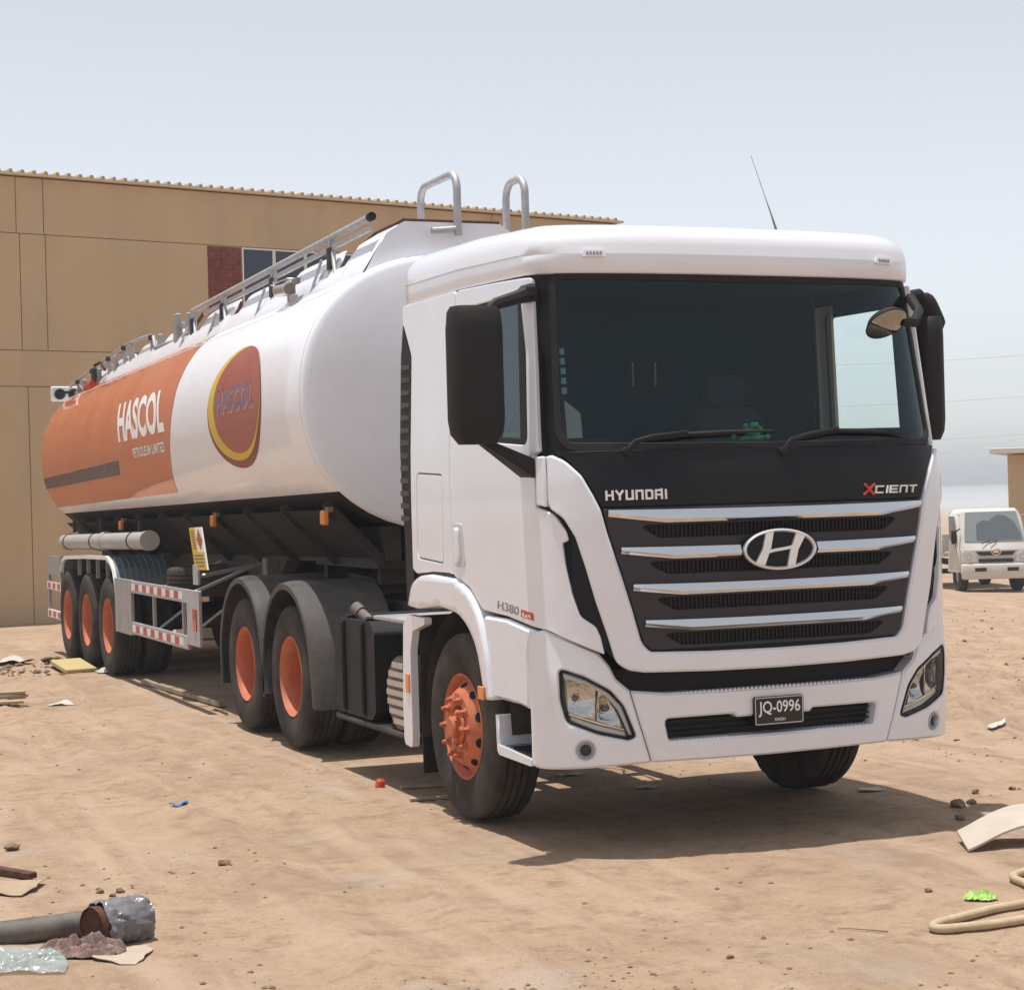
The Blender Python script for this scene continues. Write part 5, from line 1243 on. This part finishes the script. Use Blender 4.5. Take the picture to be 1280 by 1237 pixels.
sheet('cardboard', [(-4.05, 1.03), (-3.71, .905), (-3.78, .74), (-3.86, .665), (-4.05, .69)], 'cardboard', 'torn cardboard sheet below the rusty bar at the left edge', 'cardboard', .008, .02)
mb = MB(); p0 = Vector((-4.0, 1.46, g1(-3.95, 1.4) + .03)); p1 = Vector((-3.753, 1.0, g1(-3.75, 1.0) + .022)); dd = (p1 - p0); mb.box((p0 + p1) / 2, (.05, dd.length, .03), .004, Matrix.Rotation(-math.atan2(dd.x, dd.y), 3, 'Z')); tag(mb.build('rusty_bar', 'rust', None, 30), 'rusty brown metal bar at the left edge above the cardboard', 'bar')
# planks in a small pile at the left edge
pk = ['top plank of the small pile of pale planks at the left edge', 'second plank down in the small pile of pale planks at the left edge', 'near bottom plank of the pale planks at the left edge', 'far bottom plank of the pale planks at the left edge']
for i, (x, y, z, a, L_) in enumerate(((-2.85, 9.75, .105, -4, .66), (-2.86, 9.72, .075, 3, .72), (-2.88, 9.55, .035, -2, .62), (-2.84, 9.95, .035, 5, .70))):
    mb = MB(); mb.box((x, y, g1(-2.8, 9.7) + z), (L_, .13, .026), .003, Matrix.Rotation(R(a), 3, 'Z')); tag(mb.build('plank', 'wood', None, 0), pk[i], 'plank', 'planks piled at the left edge')
sheet('paper_scrap', [(-2.34, 9.58), (-2.20, 9.33), (-2.12, 9.40), (-2.16, 9.66)], 'paper_white', 'small pale paper scrap right of the plank pile', 'paper', .01, .03)
sheet('paper_scrap', [(-2.20, 14.9), (-1.95, 14.1), (-1.72, 14.5), (-1.80, 15.6)], 'paper_white', 'white paper scrap at the left end of the dirt heap', 'paper', .04, .06)
mb = MB(); mb.box((-1.50, 13.05, g1(-1.5, 13.05) + .06), (.36, .50, .05), .006, Matrix.Rotation(R(12), 3, 'Z') @ Matrix.Rotation(R(10), 3, 'X')); tag(mb.build('yellow_box', 'paper_yellow', None, 0), 'flattened yellow box on the dirt heap by the trailer wheels', 'box')
sheet('paper_scrap', [(-1.34, 12.62), (-1.18, 12.42), (-1.02, 12.66), (-1.14, 12.86)], 'paper_white', 'white scrap beside the yellow box and the trailer wheel', 'paper', .03, .04)
sheet('blue_scrap', [(-2.645, 2.86), (-2.61, 2.79), (-2.55, 2.775), (-2.545, 2.84), (-2.59, 2.87)], 'plastic_blue', 'small blue plastic scrap on open sand left of the front wheel', 'scrap', .004, .02, jit=.008)
mb = MB(); mb.lathe([(0, .05), (.022, .05), (.03, .04), (.034, .0), (.026, .0), (.024, .03), (0, .034)], (-1.254, 2.93, g1(-1.25, 2.93) + .002), (.2, -.15, 1), 16); tag(mb.build('red_cap', 'plastic_red', None, 30), 'small red plastic cap on the sand behind the front wheel', 'cap')
# curved panel at the right edge
mb = MB(); N_ = 18; vs = []
for i in range(N_ + 1):
    t = i / N_; x = .66 + .72 * t; zz = .105 * math.sin(math.pi * t * .93) + .004
    for k, (dy, o_) in enumerate(((0, 0), (.34, .035), (.34, .023), (0, -.012))):
        vs.append((x + dy * .45, -.76 - .10 * t + dy * .9, g1(x, -.7) + zz * (1 + dy * .3) + o_ + (.012 if i else .014)))
mb.add(vs, [(i * 4 + j, (i + 1) * 4 + j, (i + 1) * 4 + (j + 1) % 4, i * 4 + (j + 1) % 4) for i in range(N_) for j in range(4)] + [(0, 1, 2, 3), (N_ * 4 + 3, N_ * 4 + 2, N_ * 4 + 1, N_ * 4)])
tag(mb.build('curved_panel', 'panel_white', None, 30), 'pale curved plastic panel arched on the sand at the right edge', 'panel')
mb = MB(); pts = [(1.05 + .35 * t, -.72 - .05 * math.sin(t * 5), g1(1.2, -.7) + .045) for t in [i / 10 for i in range(11)]]; mb.tube(pts, .028, 8); tag(mb.build('rubber_hose', 'rubber', None, 60), 'dark rubber hose lying beneath the pale curved panel', 'hose')
# beige hose
def smooth(pts, n_=8):
    out = []; P_ = [Vector(p) for p in pts]
    for i in range(len(P_) - 1):
        a, b, c_, d_ = P_[max(i - 1, 0)], P_[i], P_[i + 1], P_[min(i + 2, len(P_) - 1)]
        for k in range(n_):
            t = k / n_; out.append(.5 * ((2 * b) + (c_ - a) * t + (2 * a - 5 * b + 4 * c_ - d_) * t * t + (3 * b - a - 3 * c_ + d_) * t ** 3))
    return out + [P_[-1]]
hp = [(.55, -2.02), (.25, -2.09), (-.05, -2.165), (-.25, -2.185), (-.42, -2.185), (-.505, -2.165), (-.515, -2.115), (-.44, -2.06), (-.30, -2.02), (-.10, -1.98), (.06, -1.95), (.18, -1.88), (.27, -1.77), (.345, -1.63), (.40, -1.49), (.46, -1.38), (.56, -1.31), (.70, -1.28), (.95, -1.30)]
pz = [.0] * 9 + [.0, .0] + [.0] * 8
pts = smooth([(x, y, g1(x, y) + .022) for x, y in hp]); mb = MB(); mb.tube(pts, .019, 12)
tag(mb.build('hose', 'hose_beige', None, 70), 'beige hose doubled back on the sand at the lower right', 'hose')
hp2 = [(1.0, -1.42), (.80, -1.43), (.66, -1.46), (.60, -1.53), (.62, -1.62), (.72, -1.70), (.95, -1.76)]
pts = smooth([(x, y, g1(x, y) + .022) for x, y in hp2]); mb = MB(); mb.tube(pts, .019, 12)
tag(mb.build('hose', 'hose_beige', None, 70), 'short loop of beige hose inside the bend at the right edge', 'hose')
crumple('green_wrapper', .01, -1.73, .075, .05, .02, 'wrapper_green', 'bright green plastic wrapper crumpled beside the beige hose', 'wrapper', 5.5, 30, R(-20), 5)
mb = MB(); mb.tube([(-.816, -1.859, g1(-.816, -1.859) + .006), (-.75, -1.94, g1(-.75, -1.94) + .009), (-.676, -2.023, g1(-.676, -2.02) + .006)], .0035, 5); tag(mb.build('thin_stick', 'wood_old', None, 60), 'thin dry stick lying left of the beige hose', 'stick')
mb = MB(); mb.box((-1.04, 9.65, g1(-1.04, 9.65) + .035), (.07, 2.75, .045), .004, Matrix.Rotation(R(3.2), 3, 'Z')); tag(mb.build('timber_batten', 'wood_old', None, 0), 'long timber batten along the shadow edge under the trailer', 'batten')
for i, (x, y, L_, a, lab) in enumerate(((-1.00, 2.76, .32, -8, 'thin pale strip as a light streak just behind the front wheel, the farther of two'), (-1.12, 2.29, .30, -4, 'thin pale strip as a light streak just behind the front wheel, the nearer of two'))):
    mb = MB(); mb.box((x, y, g1(x, y) + .014), (L_, .035, .018), .002, Matrix.Rotation(R(a), 3, 'Z')); tag(mb.build('light_streak', 'wood', None, 0), lab, 'light_streak', 'light streaks under the truck')  # pale strips laid down as streaks of light on the ground
sheet('paper_scrap', [(3.52, 2.86), (3.74, 2.96), (3.80, 3.06), (3.58, 3.00)], 'paper_white', 'white scrap on churned earth right of the bumper', 'paper', .02, .02)
for x, y, w_, lab in ((.02, 2.75, .09, 'pale paper flake under the truck nearest the front wheel'), (.20, 2.00, .07, 'pale paper flake in the middle of the shade under the bumper'), (1.33, 1.15, .09, 'pale paper flake under the bumper beside the far front wheel')):
    sheet('paper_flake', [(x - w_, y - .05), (x + w_, y - .06), (x + w_ * .8, y + .05), (x - w_ * .7, y + .04)], 'paper_white', lab, 'paper', .008, .01, jit=.012)
mb = MB(); mb.box((1.05, 17.2, g1(1.05, 17.2) + .10), (.5, .9, .16), .01, Matrix.Rotation(R(15), 3, 'Z')); tag(mb.build('timber_block', 'wood', None, 0), 'pale timber block seen under the trailer behind the side guard', 'timber')

# single stones and clods
def rock(x, y, r_, m, name, label, cat, grp, seed, flat=.6):
    mb = MB(); pts = []
    for i in range(22):
        d = Vector((random.gauss(0, 1), random.gauss(0, 1), random.gauss(0, 1))).normalized(); pts.append(Vector((x, y, g1(x, y) + r_ * .35)) + Vector((d.x * r_ * random.uniform(.8, 1.2), d.y * r_ * random.uniform(.8, 1.2), d.z * r_ * flat)))
    mb.hull(pts); o = mb.build(name, m, None, 20); tag(o, label, cat, grp)
cl = [(-3.726, 1.956, .045, 'dark earth clod at the left edge above the rusty bar'), (-2.794, .907, .035, 'dark clod alone on the sand left of centre'), (-3.499, .559, .022, 'leftmost of three tiny clods above the rusty drum'), (-3.412, .509, .026, 'rightmost of three tiny clods above the rusty drum'), (-3.46, .447, .018, 'middle one of three tiny clods above the rusty drum'),
      (1.467, .434, .052, 'largest dark clod in the tip of the truck shadow'), (1.60, .50, .034, 'clod beside the largest one at the shadow tip'), (1.202, .055, .034, 'clod on the near edge of the shadow tip'), (-1.464, -2.073, .018, 'small dark stone near the bottom, right of centre'), (-.06, -1.434, .022, 'small stone above the green wrapper'), (1.869, .81, .03, 'clod on open sand right of the shadow tip'), (2.145, .819, .025, 'clod at the right edge level with the shadow tip'), (-3.221, -1.566, .014, 'tiny dark stone near the bottom left of centre')]
for i, (x, y, r_, lab) in enumerate(cl): rock(x, y, r_, 'clod', 'earth_clod', lab, 'clod', 'clods on the sand', i)
# loose grit and crumbs nobody could count
def scatter(name, m, label, gen, n_, rmin, rmax):
    base = [Vector(p).normalized() for p in ((0, 0, 1), (1, 0, .1), (.3, .95, 0), (-.8, .6, .1), (-.8, -.6, -.1), (.3, -.95, .1), (0, 0, -1))]
    F_ = [(0, 1, 2), (0, 2, 3), (0, 3, 4), (0, 4, 5), (0, 5, 1), (6, 2, 1), (6, 3, 2), (6, 4, 3), (6, 5, 4), (6, 1, 5)]
    P_ = [gen() for _ in range(n_)]
    zz = gh(np.array([p[0] for p in P_]), np.array([p[1] for p in P_]))
    mb = MB()
    for (x, y), z in zip(P_, zz):
        r_ = rmin + (rmax - rmin) * random.random() ** 6; a = random.uniform(0, 6.28); c_, s_ = math.cos(a), math.sin(a)
        k = [random.uniform(.6, 1.25) for _ in range(7)]
        mb.add([(x + (v.x * c_ - v.y * s_) * r_ * q * 1.25, y + (v.x * s_ + v.y * c_) * r_ * q, z + r_ * .25 + v.z * r_ * .55 * q) for v, q in zip(base, k)], F_)
    o = mb.build(name, m, None, 0, recalc=False); o['kind'] = 'stuff'; o['label'] = label; o['category'] = 'grit'
    return o
def gen_open():
    while True:
        d = 7 + 14 * random.random() ** 1.6; a = random.uniform(-.30, .30); u = _fw * d + _R * d * a; x, y = -5.1676 + u.x, -8.7776 + u.y
        if float(fbm(np.array(x * .9), np.array(y * .9), 3, 77)) > random.uniform(-.10, .20): return x, y
scatter('sand_grit', 'pebble', 'fine grit and small stones scattered over the sand', gen_open, 2300, .0025, .015)
def gen_heap():
    x = random.uniform(-3.6, -.75); return x, 13.35 + .12 * (x + 2) + random.gauss(0, .32)
scatter('heap_crumbs', 'clod', 'loose earth crumbs on the low heap by the trailer wheels', gen_heap, 700, .012, .06)
def gen_right():
    d = random.uniform(13, 40); a = random.uniform(.20, .32); u = _fw * d + _R * d * a; return -5.1676 + u.x, -8.7776 + u.y
scatter('churned_clods', 'clod', 'churned earth crumbs right of the truck', gen_right, 600, .008, .035)

# ------------------------------------------------------------------ dusty air
hz = MB(); hz.box((250, 460, 3.2), (1100, 1020, 10.6)); hzo = hz.build('haze', 'white_paint', None, 0); hzo['kind'] = 'stuff'; hzo['label'] = 'pale dusty air over the yard'; hzo['category'] = 'haze'
hm = bpy.data.materials.new('dusty_air'); hm.use_nodes = True; hn = hm.node_tree.nodes; hn.clear()
ho = hn.new('ShaderNodeOutputMaterial'); pv = hn.new('ShaderNodeVolumePrincipled'); pv.inputs['Color'].default_value = (.86, .90, .96, 1); pv.inputs['Density'].default_value = .0011; pv.inputs['Anisotropy'].default_value = .2
hm.node_tree.links.new(pv.outputs[0], ho.inputs['Volume']); hzo.data.materials.clear(); hzo.data.materials.append(hm)
